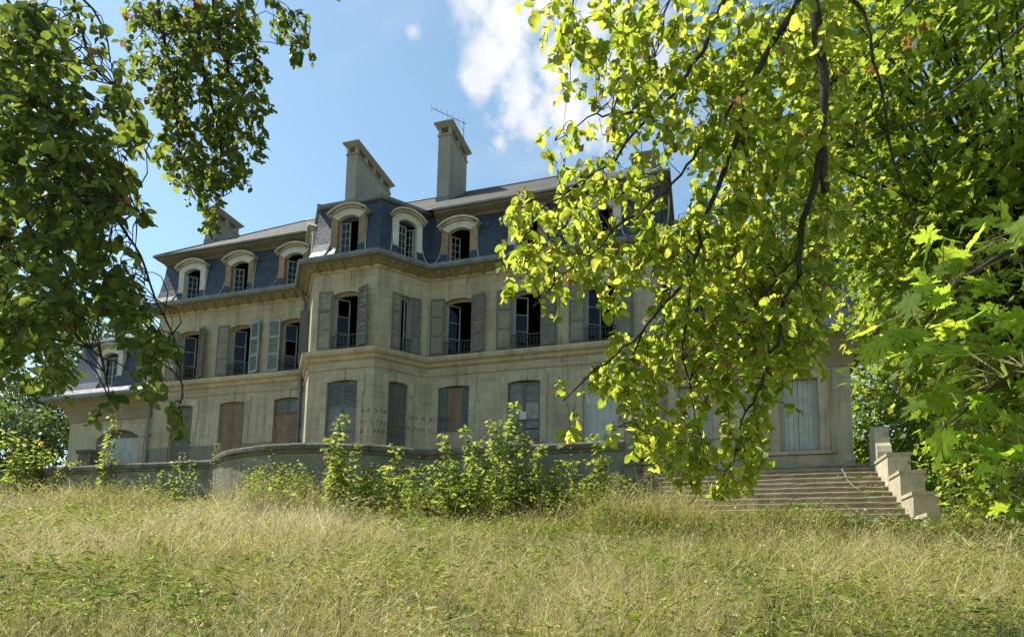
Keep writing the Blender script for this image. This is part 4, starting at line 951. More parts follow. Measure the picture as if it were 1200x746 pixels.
L1 = [(0, 0), (78, 0), (90, 50), (80, 80), (108, 120), (140, 95), (172, 112), (182, 160), (160, 168), (142, 160), (140, 205), (168, 236), (170, 250), (148, 248), (146, 280), (163, 312), (180, 350), (172, 378), (200, 385), (205, 398), (190, 416), (192, 444), (178, 440), (156, 446), (150, 420), (144, 390), (136, 368), (122, 362), (100, 340), (97, 352), (87, 398), (66, 436), (41, 448), (0, 430)]
L1s = [(85, 0), (100, 0), (143, 45), (142, 66), (165, 72), (160, 84), (120, 84), (96, 60)]
tip1 = [(112, 462), (140, 462), (143, 480), (128, 492), (115, 484)]; tip2 = [(198, 452), (216, 455), (222, 478), (216, 498), (200, 496)]; tip3 = [(183, 380), (206, 384), (210, 396), (195, 402)]
trL = trunk_at(-620, 3.4, 6.5)
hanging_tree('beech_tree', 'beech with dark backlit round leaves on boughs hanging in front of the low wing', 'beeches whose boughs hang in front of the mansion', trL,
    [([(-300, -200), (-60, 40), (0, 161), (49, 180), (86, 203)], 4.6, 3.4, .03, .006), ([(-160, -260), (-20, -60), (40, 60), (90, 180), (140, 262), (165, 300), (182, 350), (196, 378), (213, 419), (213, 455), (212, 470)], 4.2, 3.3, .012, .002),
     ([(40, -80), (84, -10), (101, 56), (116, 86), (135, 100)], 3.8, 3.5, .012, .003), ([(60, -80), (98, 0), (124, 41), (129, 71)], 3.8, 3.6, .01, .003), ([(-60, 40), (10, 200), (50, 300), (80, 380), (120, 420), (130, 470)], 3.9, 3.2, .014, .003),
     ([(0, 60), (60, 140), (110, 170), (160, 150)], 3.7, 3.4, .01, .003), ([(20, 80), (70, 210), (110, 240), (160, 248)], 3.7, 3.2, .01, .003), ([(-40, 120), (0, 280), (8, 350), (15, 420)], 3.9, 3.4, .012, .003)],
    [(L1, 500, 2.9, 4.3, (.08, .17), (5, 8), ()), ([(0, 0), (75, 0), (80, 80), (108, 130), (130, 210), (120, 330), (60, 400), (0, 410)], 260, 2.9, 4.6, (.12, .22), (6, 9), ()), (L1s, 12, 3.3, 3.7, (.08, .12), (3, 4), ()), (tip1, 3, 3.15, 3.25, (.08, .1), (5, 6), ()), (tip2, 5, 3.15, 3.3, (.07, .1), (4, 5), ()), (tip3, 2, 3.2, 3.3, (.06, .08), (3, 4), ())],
    .063, 'beech_shaded', 300, crown=[([(-900, -700), (60, -700), (40, -90), (-60, 0), (-60, 400), (-500, 300)], 260, 3.2, 5.6)],  # unseen crown leaves, added above the frame to shade the hanging boughs
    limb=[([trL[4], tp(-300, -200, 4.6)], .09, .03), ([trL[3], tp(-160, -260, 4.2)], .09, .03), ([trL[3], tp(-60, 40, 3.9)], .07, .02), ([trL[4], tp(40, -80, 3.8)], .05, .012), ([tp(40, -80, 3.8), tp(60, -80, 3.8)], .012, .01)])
L2 = [(150, 0), (156, 34), (148, 56), (152, 82), (176, 101), (184, 116), (195, 143), (186, 165), (188, 184), (193, 200), (210, 216), (221, 243), (229, 234), (240, 216), (244, 236), (243, 258), (250, 266), (258, 254), (263, 236), (280, 208), (289, 180), (300, 186), (310, 178), (317, 154), (312, 139), (317, 116), (307, 75), (304, 45), (298, 34), (323, 20), (338, 45), (350, 64), (357, 72), (364, 56), (357, 15), (347, 0)]
trM = trunk_at(-560, 5.4, 7.5)
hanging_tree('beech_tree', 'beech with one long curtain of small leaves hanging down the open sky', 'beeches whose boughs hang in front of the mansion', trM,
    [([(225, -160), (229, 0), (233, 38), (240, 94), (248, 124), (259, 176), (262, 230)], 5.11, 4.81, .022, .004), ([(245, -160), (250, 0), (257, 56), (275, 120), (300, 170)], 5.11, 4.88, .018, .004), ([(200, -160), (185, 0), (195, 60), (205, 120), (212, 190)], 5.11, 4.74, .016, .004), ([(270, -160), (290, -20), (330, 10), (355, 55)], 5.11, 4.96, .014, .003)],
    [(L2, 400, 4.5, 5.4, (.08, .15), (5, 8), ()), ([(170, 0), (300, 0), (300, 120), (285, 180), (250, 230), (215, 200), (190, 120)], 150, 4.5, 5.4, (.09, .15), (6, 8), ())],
    0.056, 'beech_shaded', 0, crown=[([(-700, -500), (-150, -500), (-150, -380), (-700, -300)], 80, 4.9, 5.8), ([(140, -130), (350, -130), (350, 0), (150, 0)], 60, 4.6, 5.3)],
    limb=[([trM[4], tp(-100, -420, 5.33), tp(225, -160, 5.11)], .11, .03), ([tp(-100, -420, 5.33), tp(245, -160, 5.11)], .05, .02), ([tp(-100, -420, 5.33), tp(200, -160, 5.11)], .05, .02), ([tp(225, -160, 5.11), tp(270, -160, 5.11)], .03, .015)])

R1 = [(628, 0), (632, 24), (640, 38), (655, 40), (662, 64), (648, 80), (650, 104), (660, 113), (646, 137), (640, 152), (616, 157), (608, 169), (620, 196), (634, 189), (640, 205), (606, 217), (596, 233), (598, 261), (592, 281), (586, 300), (586, 316), (598, 334), (618, 342), (608, 372), (618, 388), (634, 371), (646, 358), (680, 328), (695, 328), (709, 348), (703, 381), (699, 405), (682, 435), (668, 430), (642, 445), (642, 466), (666, 476), (648, 503), (652, 524), (664, 522), (678, 501), (705, 507), (717, 530), (731, 530), (743, 515), (768, 526), (785, 517), (797, 542), (819, 568), (836, 576), (860, 566), (876, 556), (884, 550), (894, 534), (894, 522), (888, 506), (890, 478), (910, 470), (912, 452), (920, 435), (946, 425), (955, 404), (975, 350), (985, 200), (1000, 0)]
gap1 = [(775, 168), (805, 170), (826, 185), (815, 215), (800, 250), (778, 250), (782, 200)]; gap2 = [(692, 20), (722, 22), (724, 45), (700, 50)]; gap3 = [(760, 440), (790, 430), (800, 490), (775, 510)]; gap4 = [(806, 338), (830, 338), (830, 372), (808, 372)]
gap5 = [(640, 350), (700, 340), (700, 430), (650, 430)]; gap6 = [(838, 285), (862, 288), (860, 304), (838, 302)]; gap7 = [(815, 455), (850, 460), (845, 520), (822, 510)]; gap8 = [(690, 470), (735, 455), (745, 490), (700, 495)]; gap9 = [(730, 330), (760, 340), (750, 385), (722, 380)]
HOL = (gap1, gap2, gap3, gap4, gap5, gap6, gap7, gap8, gap9)
trR = trunk_at(1750, 3.8, 7.5)
hanging_tree('beech_tree', 'beech with bright yellow-green sunlit leaves on a dark bough hanging over the steps', 'beeches whose boughs hang in front of the mansion', trR,
    [([(946, -120), (952, 0), (958, 40), (965, 80), (963, 161), (967, 225)], 4.45, 4.35, .045, .026), ([(963, 161), (958, 201), (940, 261), (936, 300), (938, 321), (920, 347), (915, 387), (899, 432), (888, 458), (869, 493), (860, 540)], 4.37, 4.25, .026, .004),
     ([(940, -120), (936, 0), (928, 16), (900, 60), (877, 109), (861, 169), (841, 221), (821, 261), (815, 300), (797, 337), (775, 359), (753, 389), (721, 417), (685, 445), (660, 470)], 4.65, 4.35, .03, .004),
     ([(900, -120), (849, 0), (829, 48), (805, 88), (769, 133), (753, 137), (717, 133), (689, 137), (650, 165)], 4.85, 4.55, .022, .003), ([(830, -120), (785, 0), (773, 40), (769, 80)], 4.95, 4.75, .012, .004),
     ([(877, 109), (861, 117), (825, 169), (805, 193), (781, 225), (730, 260), (690, 300), (650, 330), (625, 360)], 4.60, 4.55, .014, .003), ([(815, 300), (800, 400), (812, 470), (826, 540)], 4.50, 4.35, .01, .003), ([(761, 137), (720, 190), (670, 220), (630, 250), (610, 280)], 4.75, 4.65, .012, .003),
     ([(936, 300), (900, 340), (860, 390), (830, 420)], 4.35, 4.65, .012, .003), ([(753, 389), (735, 440), (725, 500)], 4.45, 4.35, .008, .002), ([(700, -120), (672, 0), (664, 40), (668, 80)], 5.15, 4.95, .01, .003),
     ([(990, -120), (999, 0), (1013, 16), (1021, 56), (1033, 105), (1043, 173), (1061, 225), (1073, 258), (1057, 298)], 5.15, 4.95, .018, .004), ([(1100, -120), (1069, 0), (1021, 60), (980, 95)], 5.35, 5.05, .014, .004), ([(1260, -40), (1200, 30), (1140, 90), (1060, 150), (1000, 172)], 5.55, 5.15, .016, .004)],
    [(R1, 470, 4.05, 5.7, (.1, .2), (5, 8), HOL), ([(640, 0), (985, 0), (985, 180), (960, 400), (900, 430), (830, 300), (780, 160), (670, 110)], 520, 4.2, 6.2, (.14, .24), (6, 9), HOL), ([(840, 0), (1000, 0), (990, 230), (965, 400), (900, 430), (850, 250)], 320, 4.7, 6.3, (.14, .24), (6, 9), ()), ([(600, 220), (770, 150), (830, 300), (760, 330), (690, 320), (620, 330)], 120, 4.2, 5.3, (.12, .2), (5, 8), HOL),
     ([(770, 260), (900, 250), (960, 330), (950, 410), (880, 430), (780, 400)], 230, 4.3, 6.0, (.1, .2), (6, 9), ()),
     ([(690, 440), (760, 380), (880, 400), (900, 460), (870, 560), (800, 550), (740, 510)], 190, 4.0, 5.2, (.12, .2), (5, 8), HOL)],
    .074, 'beech_leaf', 300, crown=[([(1000, -500), (1700, -500), (1700, -60), (1000, -60)], 130, 4.3, 6.5), ([(640, -260), (1000, -330), (1000, 0), (630, 0)], 130, 4.3, 6.0)],
    limb=[([trR[5], tp(1300, -420, 4.35), tp(946, -120, 4.45)], .12, .05), ([tp(946, -120, 4.45), tp(940, -120, 4.65)], .05, .03), ([tp(940, -120, 4.65), tp(900, -120, 4.85), tp(830, -120, 4.95), tp(700, -120, 5.15)], .03, .014), ([tp(1300, -420, 4.35), tp(990, -120, 5.15)], .05, .02), ([tp(1300, -420, 4.35), tp(1100, -120, 5.35)], .04, .015), ([tp(1300, -420, 4.35), tp(1260, -40, 5.55)], .04, .018)])

# maple spray close by
MP = [(1008, 422), (1015, 392), (1060, 372), (1095, 335), (1085, 305), (1140, 268), (1200, 250), (1240, 260), (1240, 620), (1170, 600), (1145, 560), (1100, 535), (1090, 482), (1105, 440), (1045, 436)]
trP = trunk_at(1720, 3.6, 5.0)
mt_ = empty('maple_tree', trP[0], 'maple with broad pointed bright green leaves reaching in beside the steps', 'tree')
build('trunk', MB().tube(trP, list(np.linspace(.14, .06, 6)), 9), 'bark', mt_, smooth=True)
acc = ([], [], [], []); tw = MB(); nd = []
for pts, r0 in (([(1500, 200), (1330, 240), (1200, 290), (1120, 330), (1075, 390), (1030, 415)], .02), ([(1500, 320), (1320, 380), (1200, 430), (1140, 470), (1105, 500)], .016), ([(1500, 450), (1300, 520), (1200, 560), (1165, 585)], .012)):
    o, q = branch_obj(mt_, [P(x, y, 3.0 - .04 * i) for i, (x, y) in enumerate(pts)], r0, .003); nd += q
branch_obj(mt_, [trP[4], P(1500, 200, 3.0)], .05, .02, 'limb', .02); branch_obj(mt_, [trP[3], P(1500, 320, 3.0)], .05, .02, 'limb', .02); branch_obj(mt_, [trP[3], P(1500, 450, 3.0)], .05, .02, 'limb', .02)
nd = np.array(nd)
for (x, y, d) in sample(MP, 150, 2.5, 3.3):
    p = P(x, y, d); i = np.argmin(((nd - p) ** 2).sum(1)); base = p + np.array((0, 0, .07)) + rng.normal(0, .03, 3)
    tw.tube([nd[i], (nd[i] + base) / 2 + np.array((0, 0, .04)), base], [.003, .002, .0014], 3)
    acc[0].append(base); acc[1].append(np.array((-.35, -.25, -.5)) + rng.normal(0, .45, 3)); acc[2].append(UP + rng.normal(0, .42, 3) - CAMF * .35); acc[3].append(random.uniform(.075, .135))
build('leaf_stalks', tw, 'stem', mt_, kind='stuff'); put_leaves(mt_, 'maple', 'maple_leaf', *acc, singles=300)

# ------------------------------------------------------------------ standing trees
def standing_tree(name, label, x, d, crowns, trunk_h, r0, n_clump, per, size, mat, tpl='card', group=None, xyz=None, spread=.35, droop=-.2):
    """crowns: (px, py, depth, rx, ry, rz)"""
    b = P(x, PPY, d); b = np.array((b[0], b[1], float(gz(b[0], b[1])) - .15))
    o = empty(name, b, label, 'tree', group)
    top = b + np.array((0, 0, trunk_h)); trk = MB(); mid = b + (top - b) * .5 + rng.normal(0, .15, 3)
    trk.tube([b, b + (mid - b) * .5, mid, top], [r0, r0 * .8, r0 * .65, r0 * .4], 9)
    build('trunk', trk, 'bark', o, smooth=True)
    acc = ([], [], [], []); lb = MB(); tot = sum(c_[3] * c_[4] * c_[5] for c_ in crowns)
    for c_ in crowns:
        ctr = P(*c_[:3]); rad = np.array(c_[3:]); n = int(n_clump * rad.prod() / tot)
        for k in range(n):
            v = rng.normal(0, 1, 3); v /= np.linalg.norm(v); rr = random.uniform(.35, 1.0) ** .6 * (1 + .22 * math.sin(5 * v[0] + 3 * v[2]) * math.cos(4 * v[1]))
            p = ctr + v * rad * rr
            if p[2] < gz(p[0], p[1]) + .15: continue
            if k % 14 == 0:
                st = b + (top - b) * random.uniform(.35, 1); lb.tube([st, (st + p) / 2 + np.array((0, 0, .2)), p], [r0 * .22, r0 * .12, .012], 5)
            for j in range(per):
                acc[0].append(p + rng.normal(0, spread, 3) * np.array((1, 1, .6))); acc[1].append(v * .4 + rng.normal(0, .6, 3) + np.array((0, 0, droop))); acc[2].append(UP * .7 + v * .3 + rng.normal(0, .5, 3)); acc[3].append(size * random.uniform(.7, 1.25))
    build('limbs', lb, 'bark', o, kind='stuff')
    put_leaves(o, tpl, mat, *acc, part='crown')
    return o
standing_tree('maple_tree', 'tall leafy maple filling the space right beside the low wing', 1230, 11.5, [(1130, 90, 11.5, 3.1, 2.4, 3.0), (1170, 330, 11.5, 2.4, 2.2, 2.6), (1050, 230, 13.5, 1.7, 1.8, 2.6), (1040, 40, 12.5, 1.6, 1.6, 1.6), (1250, 500, 12, 2.0, 2, 2.0)], 8, .22, 1400, 11, .16, 'tree_leaf', 'maple', spread=.32)
standing_tree('lime_tree', 'dense dark tree standing behind the stepped cheek wall of the stairs', 1130, 24, [(1075, 330, 24, 2.6, 2.6, 4.2), (1080, 520, 23, 2.3, 2.3, 2.2), (1190, 300, 24, 3.5, 3, 6), (1180, 540, 20, 3, 2.5, 2.2), (1030, 470, 29, 2.2, 1.8, 3.4), (1040, 560, 27, 2.4, 1.6, 2.0), (1075, 575, 22, 2.6, 1.4, 1.7), (1140, 590, 18, 2.6, 1.3, 1.6)], 8, .3, 3300, 12, .2, 'tree_leaf', 'card', spread=.32)
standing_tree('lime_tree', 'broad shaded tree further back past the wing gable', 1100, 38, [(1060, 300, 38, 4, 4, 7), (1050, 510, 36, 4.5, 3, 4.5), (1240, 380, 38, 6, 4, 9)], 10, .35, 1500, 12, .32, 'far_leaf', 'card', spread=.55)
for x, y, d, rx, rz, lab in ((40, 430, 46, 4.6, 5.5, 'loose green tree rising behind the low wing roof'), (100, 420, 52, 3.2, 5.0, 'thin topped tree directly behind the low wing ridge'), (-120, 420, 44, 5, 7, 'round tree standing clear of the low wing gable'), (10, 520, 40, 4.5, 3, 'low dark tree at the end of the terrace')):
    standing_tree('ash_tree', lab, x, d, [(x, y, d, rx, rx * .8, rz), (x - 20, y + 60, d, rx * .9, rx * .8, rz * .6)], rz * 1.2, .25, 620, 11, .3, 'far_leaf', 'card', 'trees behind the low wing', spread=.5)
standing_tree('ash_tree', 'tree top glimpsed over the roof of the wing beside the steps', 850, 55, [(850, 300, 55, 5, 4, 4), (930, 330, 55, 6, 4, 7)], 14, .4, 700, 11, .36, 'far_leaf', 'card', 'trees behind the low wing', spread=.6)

# ------------------------------------------------------------------ shrubs, saplings, weeds
def clear(x, y):
    """true where meadow plants may stand"""
    if y > YP - .25 and -31.5 < x < 6.3: return False
    if xa < x < xb and y > arc_y(x) - .2: return False
    if SX0 - .75 < x < SX1 + .8 and y > 16.15: return False
    return True
def shrub(name, label, x, ybase, d, tops, size, mat, tpl='maple', nl=11, rad=.014, group=None, cat='shrub', step=.16):
    b = P(x, ybase, d); z0 = float(gz(b[0], b[1])); o = empty(name, (b[0], b[1], z0), label, cat, group)
    acc = ([], [], [], []); st = MB()
    for (tx, ty, dd) in tops:
        e_ = P(tx, ty, d + dd); fx = P(x + (tx - x) * .45, ybase, d + dd); f0 = np.array((fx[0], fx[1], float(gz(fx[0], fx[1])) - .05)); m_ = (f0 + e_) / 2 + rng.normal(0, .04, 3) * (1 + np.linalg.norm(e_ - f0) * 1.6)
        st.tube([f0, m_, e_], [rad, rad * .7, rad * .3], 5); L_ = np.linalg.norm(e_ - f0); n = max(4, int(L_ / step))
        for k in range(n):
            t_ = (k + .6) / n
            if t_ < .12: continue
            q = f0 * (1 - t_) ** 2 + 2 * m_ * t_ * (1 - t_) + e_ * t_ ** 2; az = k * 1.57 + random.uniform(0, .6); rr = (.5 * (1 - t_ * .66)) * random.uniform(.2, 1.4) * min(1.0, L_ / 1.6)
            for s_ in range(nl + random.randint(-4, 4)):
                a = az + s_ * 2 * math.pi / nl + random.uniform(-.3, .3); v = np.array((math.cos(a), math.sin(a), random.uniform(-.1, .45))); p = q + v * rr * random.uniform(.25, 1)
                acc[0].append(p); acc[1].append(v + np.array((0, 0, -.35)) + rng.normal(0, .25, 3)); acc[2].append(UP + rng.normal(0, .4, 3)); acc[3].append(size * random.uniform(.6, 1.2) * (1 - .35 * t_))
    build('stems', st, 'stem', o, kind='stuff'); put_leaves(o, tpl, mat, *acc, part='foliage')
    return o
G_ = 'self sown saplings along the terrace wall'
shrub('sapling', 'bright sycamore sapling standing before the curved bastion', 400, 590, 19.0, [(404, 484, 0), (384, 512, .2), (420, 520, .1), (395, 535, -.3), (432, 552, 0)], .19, 'sapling_leaf', group=G_)
shrub('sapling', 'small sapling below the bay wall beside the bastion', 463, 590, 19.2, [(466, 522, 0), (452, 548, .2), (480, 545, 0)], .17, 'sapling_leaf', group=G_)
shrub('sapling', 'broad clump of saplings below the half boarded window', 540, 600, 19.0, [(522, 508, 0), (545, 500, .3), (560, 515, -.2), (505, 545, 0), (530, 540, -.3), (575, 535, -.3), (515, 560, -.5), (550, 555, -.6), (490, 560, 0)], .19, 'sapling_leaf', group=G_)
shrub('sapling', 'tallest thin sapling reaching up beside the patched grey shutters', 590, 600, 19.2, [(603, 472, 0), (578, 492, .2), (615, 505, 0), (635, 522, .2), (598, 540, -.3), (622, 550, -.2), (640, 555, 0), (585, 560, -.6), (610, 565, -.5)], .19, 'sapling_leaf', group=G_)
shrub('sapling', 'sapling clump standing against the wall left of the stair landing', 690, 600, 19.0, [(696, 508, 0), (668, 540, .2), (710, 535, 0), (728, 555, .2), (650, 560, 0), (685, 560, -.5), (705, 570, -.4)], .18, 'sapling_leaf', group=G_)
shrub('sapling', 'low leafy sapling right at the foot of the canted bay wall', 437, 592, 18.6, [(437, 540, 0), (425, 556, .2), (450, 560, -.2)], .16, 'sapling_leaf', group=G_)
shrub('sapling', 'spindly sapling rising between the two bigger clumps under the grey shutters', 648, 600, 18.6, [(655, 538, 0), (640, 548, .2), (668, 566, -.2), (630, 566, 0)], .17, 'sapling_leaf', group=G_)
shrub('sapling', 'short ragged sapling in front of the bastion curve', 345, 585, 19.6, [(348, 540, 0), (330, 556, .2), (362, 556, 0)], .15, 'sapling_leaf', group=G_)
for x, d, tops, sz, lab in ((300, 20.5, [(292, 552, 0), (310, 545, .2), (322, 560, 0)], .11, 'thin bramble arching in front of the lit end of the bastion'), (478, 18.4, [(470, 556, 0), (490, 548, .2), (500, 566, -.3), (484, 572, -.4)], .11, 'bramble thicket in front of the boarded bay door'),
        (570, 18.0, [(552, 566, 0), (575, 556, .2), (596, 570, -.2)], .12, 'bramble thicket at the foot of the two big sapling clumps'), (676, 18.0, [(660, 572, 0), (682, 566, .2), (640, 574, 0)], .11, 'bramble thicket below the spindly sapling'), (742, 17.6, [(735, 560, 0), (748, 566, .2), (722, 574, -.2), (755, 576, 0)], .11, 'dark bramble hiding the foot of the stair pier'),
        (90, 27.5, [(70, 548, 0), (92, 540, .3), (108, 550, 0)], .13, 'bramble thicket under the stone pedestal'), (185, 25.5, [(170, 556, 0), (190, 550, .3), (205, 558, 0)], .12, 'bramble thicket below the drainpipe')):
    shrub('bramble', lab, x, 600, d, tops, sz, 'tree_leaf', 'card', 12, .008, 'brambles along the terrace wall', 'bramble', .1)
shrub('climbing_weed', 'tall leafy weed growing up in front of the boarded archway', 128, 556, 27, [(134, 486, 0), (126, 510, 0), (122, 530, .2)], .22, 'sapling_leaf', 'card', 9, group=None, cat='weed')
shrub('leafy_weed', 'small weed sprig standing in front of the drainpipe wall', 213, 560, 24.5, [(213, 528, 0), (206, 540, 0), (226, 538, 0)], .15, 'sapling_leaf', 'card', 8, cat='weed')
shrub('bush', 'bright green bush at the foot of the far trees', 30, 560, 28, [(8, 505, 0), (25, 512, .4), (45, 515, 0), (62, 528, .3), (20, 530, -.5), (80, 540, 0), (-20, 510, .3)], .3, 'sapling_leaf', 'card', 12, .03, cat='bush', step=.2)
shrub('bush', 'shaded bush crowding the foot of the stepped cheek wall', 1150, 640, 13.5, [(1105, 585, 0), (1130, 575, .5), (1165, 570, 0), (1195, 560, .4), (1180, 600, -.5), (1215, 580, 0)], .13, 'tree_leaf', 'card', 12, .015, cat='bush', step=.14)
for i, (x, y0_, y1_, lab) in enumerate(((761, 548, 606, 'pale feathery mugwort plume right at the stair edge'), (726, 556, 606, 'greyish mugwort plume next to the landing pier'), (792, 566, 606, 'short pale mugwort plume in front of the steps'), (252, 520, 560, 'feathery mugwort stalk where bastion meets straight wall'), (778, 580, 608, 'shortest pale mugwort tuft among the stair plumes'))):
    d = 17.2 if i != 3 else 23; b = P(x, y1_, d); z0 = float(gz(b[0], b[1])); o = empty('mugwort_plant', (b[0], b[1], z0), lab, 'weed', 'mugwort plumes'); e_ = P(x + random.uniform(-6, 6), y0_, d)
    f0 = np.array((b[0], b[1], z0)); build('stem', MB().tube([f0, (f0 + e_) / 2, e_], [.012, .01, .004], 5), 'stem', o); acc = ([], [], [], [])
    for k in range(420):
        t_ = random.uniform(.25, 1); rr = .2 * math.sin(math.pi * min(1, (1.08 - t_) * 1.1)) + .02; a = random.uniform(0, 6.28); v = np.array((math.cos(a), math.sin(a), .6)); p = f0 + (e_ - f0) * t_ + v * rr * random.uniform(.1, 1)
        acc[0].append(p); acc[1].append(v + rng.normal(0, .3, 3)); acc[2].append(rng.normal(0, 1, 3)); acc[3].append(random.uniform(.03, .07))
    put_leaves(o, 'card', 'plume', *acc, part='flower_heads')

for x, y, d, tops, sz, lab in ((1165, 735, 6.2, [(1140, 715, 0), (1160, 705, .2), (1185, 712, 0), (1200, 700, .2), (1175, 725, -.2)], .055, 'dark green nettle clump low in the meadow below the maple'),
        (1120, 690, 8.0, [(1110, 668, 0), (1135, 664, .2), (1150, 676, 0)], .05, 'yellowish leafy clump in the meadow in front of the cheek wall'),
        (950, 640, 12.5, [(935, 618, 0), (955, 608, .2), (972, 620, 0), (915, 622, .3)], .08, 'fresh green weed clump in front of the lowest steps'),
        (520, 735, 6.2, [(500, 722, 0), (525, 716, .2), (545, 724, 0)], .045, 'low green weed clump in the meadow below the saplings'),
        (150, 730, 6.4, [(120, 716, 0), (145, 708, .2), (175, 718, 0), (200, 722, .2)], .045, 'broad leaved weed clump in the meadow below the dark beech'),
        (700, 690, 8.2, [(680, 676, 0), (705, 668, .2), (725, 678, 0)], .05, 'rounded weed clump in the meadow straight below the stair pier')):
    shrub('leafy_weed', lab, x, y, d, tops, sz, 'sapling_leaf', 'card', 7, .004, 'weed clumps in the meadow', 'weed', .05)
for x, y0_, y1_, d, lab in ((738, 697, 752, 5.6, 'bare dark upright dead stalk alone in the meadow'), (235, 690, 752, 5.8, 'dark brown dock stalk with clustered seeds in the meadow'), (352, 690, 740, 6.4, 'rusty dock stalk standing among pale straws'), (905, 700, 750, 5.8, 'short leaning dock stalk in greener grass')):
    b = P(x, y1_, d); z0 = float(gz(b[0], b[1])); e_ = P(x + random.uniform(-3, 3), y0_, d); f0 = np.array((b[0], b[1], z0)); o = empty('dock_stalk', f0, lab, 'stalk', 'dead dock stalks')
    build('stem', MB().tube([f0, (f0 + e_) / 2 + rng.normal(0, .008, 3), e_], [.005, .0045, .003], 5), 'bark', o); acc = ([], [], [], [])
    if x != 738:
        for k in range(220):
            t_ = random.uniform(.3, 1); v = rng.normal(0, 1, 3); acc[0].append(f0 + (e_ - f0) * t_ + v * .009 * (1.3 - t_)); acc[1].append(v); acc[2].append(rng.normal(0, 1, 3)); acc[3].append(random.uniform(.008, .016))
        put_leaves(o, 'card', 'dockseed', *acc, part='seeds')
# ------------------------------------------------------------------ meadow grass
def scatter(n, d0, d1, x0=-330, x1=1530, pw=0.0):
    out = []
    d = np.exp(rng.uniform(math.log(d0), math.log(d1), n * 2)) if pw == 0 else d0 + (d1 - d0) * rng.random(n * 2) ** pw
    x = rng.uniform(x0, x1, n * 2); lat = (x - 600) / FPX * d
    right = np.array((CAMFH[1], -CAMFH[0])); XY = CAMFH[None] * d[:, None] + right[None] * lat[:, None]
    k = np.array([clear(a, b) for a, b in XY]); XY = XY[k][:n]; return XY, d[k][:n]
def vnoise(x, y, s, seed=0.0): return .5 + .25 * np.sin(x * s + 1.7 * np.sin(y * s * .7 + seed) + seed) + .25 * np.cos(y * s * 1.3 + 1.3 * np.sin(x * s * .9 + 2.1 + seed))
def blades(name, XY, d, hmin, hmax, bend, wid, cols, label, cat, dry_bias=0.0, seg=3, flat=0.0):
    n = len(XY); Z0 = gz(XY[:, 0], XY[:, 1]) - .03
    pat = vnoise(XY[:, 0], XY[:, 1], .55, 1.0) * .55 + vnoise(XY[:, 0], XY[:, 1], 2.3, 4.0) * .45
    h = (hmin + (hmax - hmin) * rng.random(n) ** 1.4) * (np.where((XY[:, 0] < -15) & (XY[:, 0] > -20), .65, 1.0) if name == 'rank_grass' else 1.0) * (.3 + 1.4 * pat); az = rng.uniform(0, 2 * math.pi, n); bd = bend * rng.uniform(.1, 1.5, n) * h
    az = np.where(rng.random(n) < .35, rng.normal(.6, .8, n), az)
    w = wid * np.maximum(1, d / 7.0) * rng.uniform(.5, 1.4, n); faz = rng.uniform(0, math.pi, n)
    V = np.zeros((n, 2 * seg + 1, 3)); sx, sy = np.cos(faz) * w, np.sin(faz) * w; lean = rng.normal(0, .18 + flat, (n, 2)) * h[:, None]
    for k in range(seg + 1):
        t_ = k / seg; bx = XY[:, 0] + np.cos(az) * bd * t_ ** 2.1 + lean[:, 0] * t_; by = XY[:, 1] + np.sin(az) * bd * t_ ** 2.1 + lean[:, 1] * t_
        bz = Z0 + h * (t_ - np.minimum(.75, .3 * (bd / h) ** 1.2) * t_ ** 3)
        if k == seg: V[:, 2 * seg] = np.stack([bx, by, bz], 1)
        else:
            tp_ = 1 - .55 * t_; V[:, 2 * k] = np.stack([bx - sx * tp_, by - sy * tp_, bz], 1); V[:, 2 * k + 1] = np.stack([bx + sx * tp_, by + sy * tp_, bz], 1)
    K = 2 * seg + 1; base = np.arange(n)[:, None] * K
    q = np.concatenate([base + np.array([2 * k, 2 * k + 1, 2 * k + 3, 2 * k + 2]) for k in range(seg - 1)]); tri = base + np.array([2 * seg - 2, 2 * seg - 1, 2 * seg])
    C = np.repeat(tint(XY, d, cols, dry_bias), K, 0)
    m = raw_mesh(name, V.reshape(-1, 3), [q, tri], None, C); m.materials.append(MT['grass'])
    o = link(name, m, None, kind='stuff'); o['label'] = label; o['category'] = cat; return V[:, 2 * seg]
def tint(XY, d, cols, bias=0.0):
    """how dry each plant is: patches of the meadow, with drier, paler tones close by to brighten the foreground"""
    n = len(XY); cols = np.array(cols)
    pat = vnoise(XY[:, 0], XY[:, 1], .5, 1.0) * .5 + vnoise(XY[:, 0], XY[:, 1], 1.6, 4.0) * .3 + vnoise(XY[:, 0], XY[:, 1], 4.7, 2.0) * .2
    lat = XY[:, 0] * CAMFH[1] - XY[:, 1] * CAMFH[0]
    dry = np.clip(np.where(d < 8, .52, .44) + 1.3 * (pat - .5) + bias + np.where(d > 8, .2 * np.clip(-lat / 6, -.8, 1.2), .06 * np.clip(-lat, -2, 1.5)) + rng.normal(0, .26, n), 0, .999)
    return np.clip(cols[(dry * len(cols)).astype(int)] * rng.uniform(.4, 1.3, (n, 1)), 0, .9)
def leafbits(name, Pn, D, N, S, C, label, cat, tpl='card'):
    m = leaf_mesh(name, tpl, np.array(Pn, float), np.array(D, float), np.array(N, float), np.array(S, float)); ca = m.attributes.new('col', 'FLOAT_COLOR', 'POINT')
    cc = np.repeat(C, 6, 0); ca.data.foreach_set('color', np.concatenate([cc, np.ones((len(cc), 1))], 1).astype(np.float32).ravel()); m.materials.append(MT['grass'])
    o = link(name, m, None, kind='stuff'); o['label'] = label; o['category'] = cat
def clumps(n, per, d0, d1, spread):
    XY, d = scatter(n, d0, d1); n = len(XY); k = rng.integers(per // 3, per * 2, n); XY = np.repeat(XY, k, 0); d = np.repeat(d, k)
    return XY + rng.normal(0, 1, XY.shape) * (spread * np.sqrt(np.maximum(1, d / 6)))[:, None], d
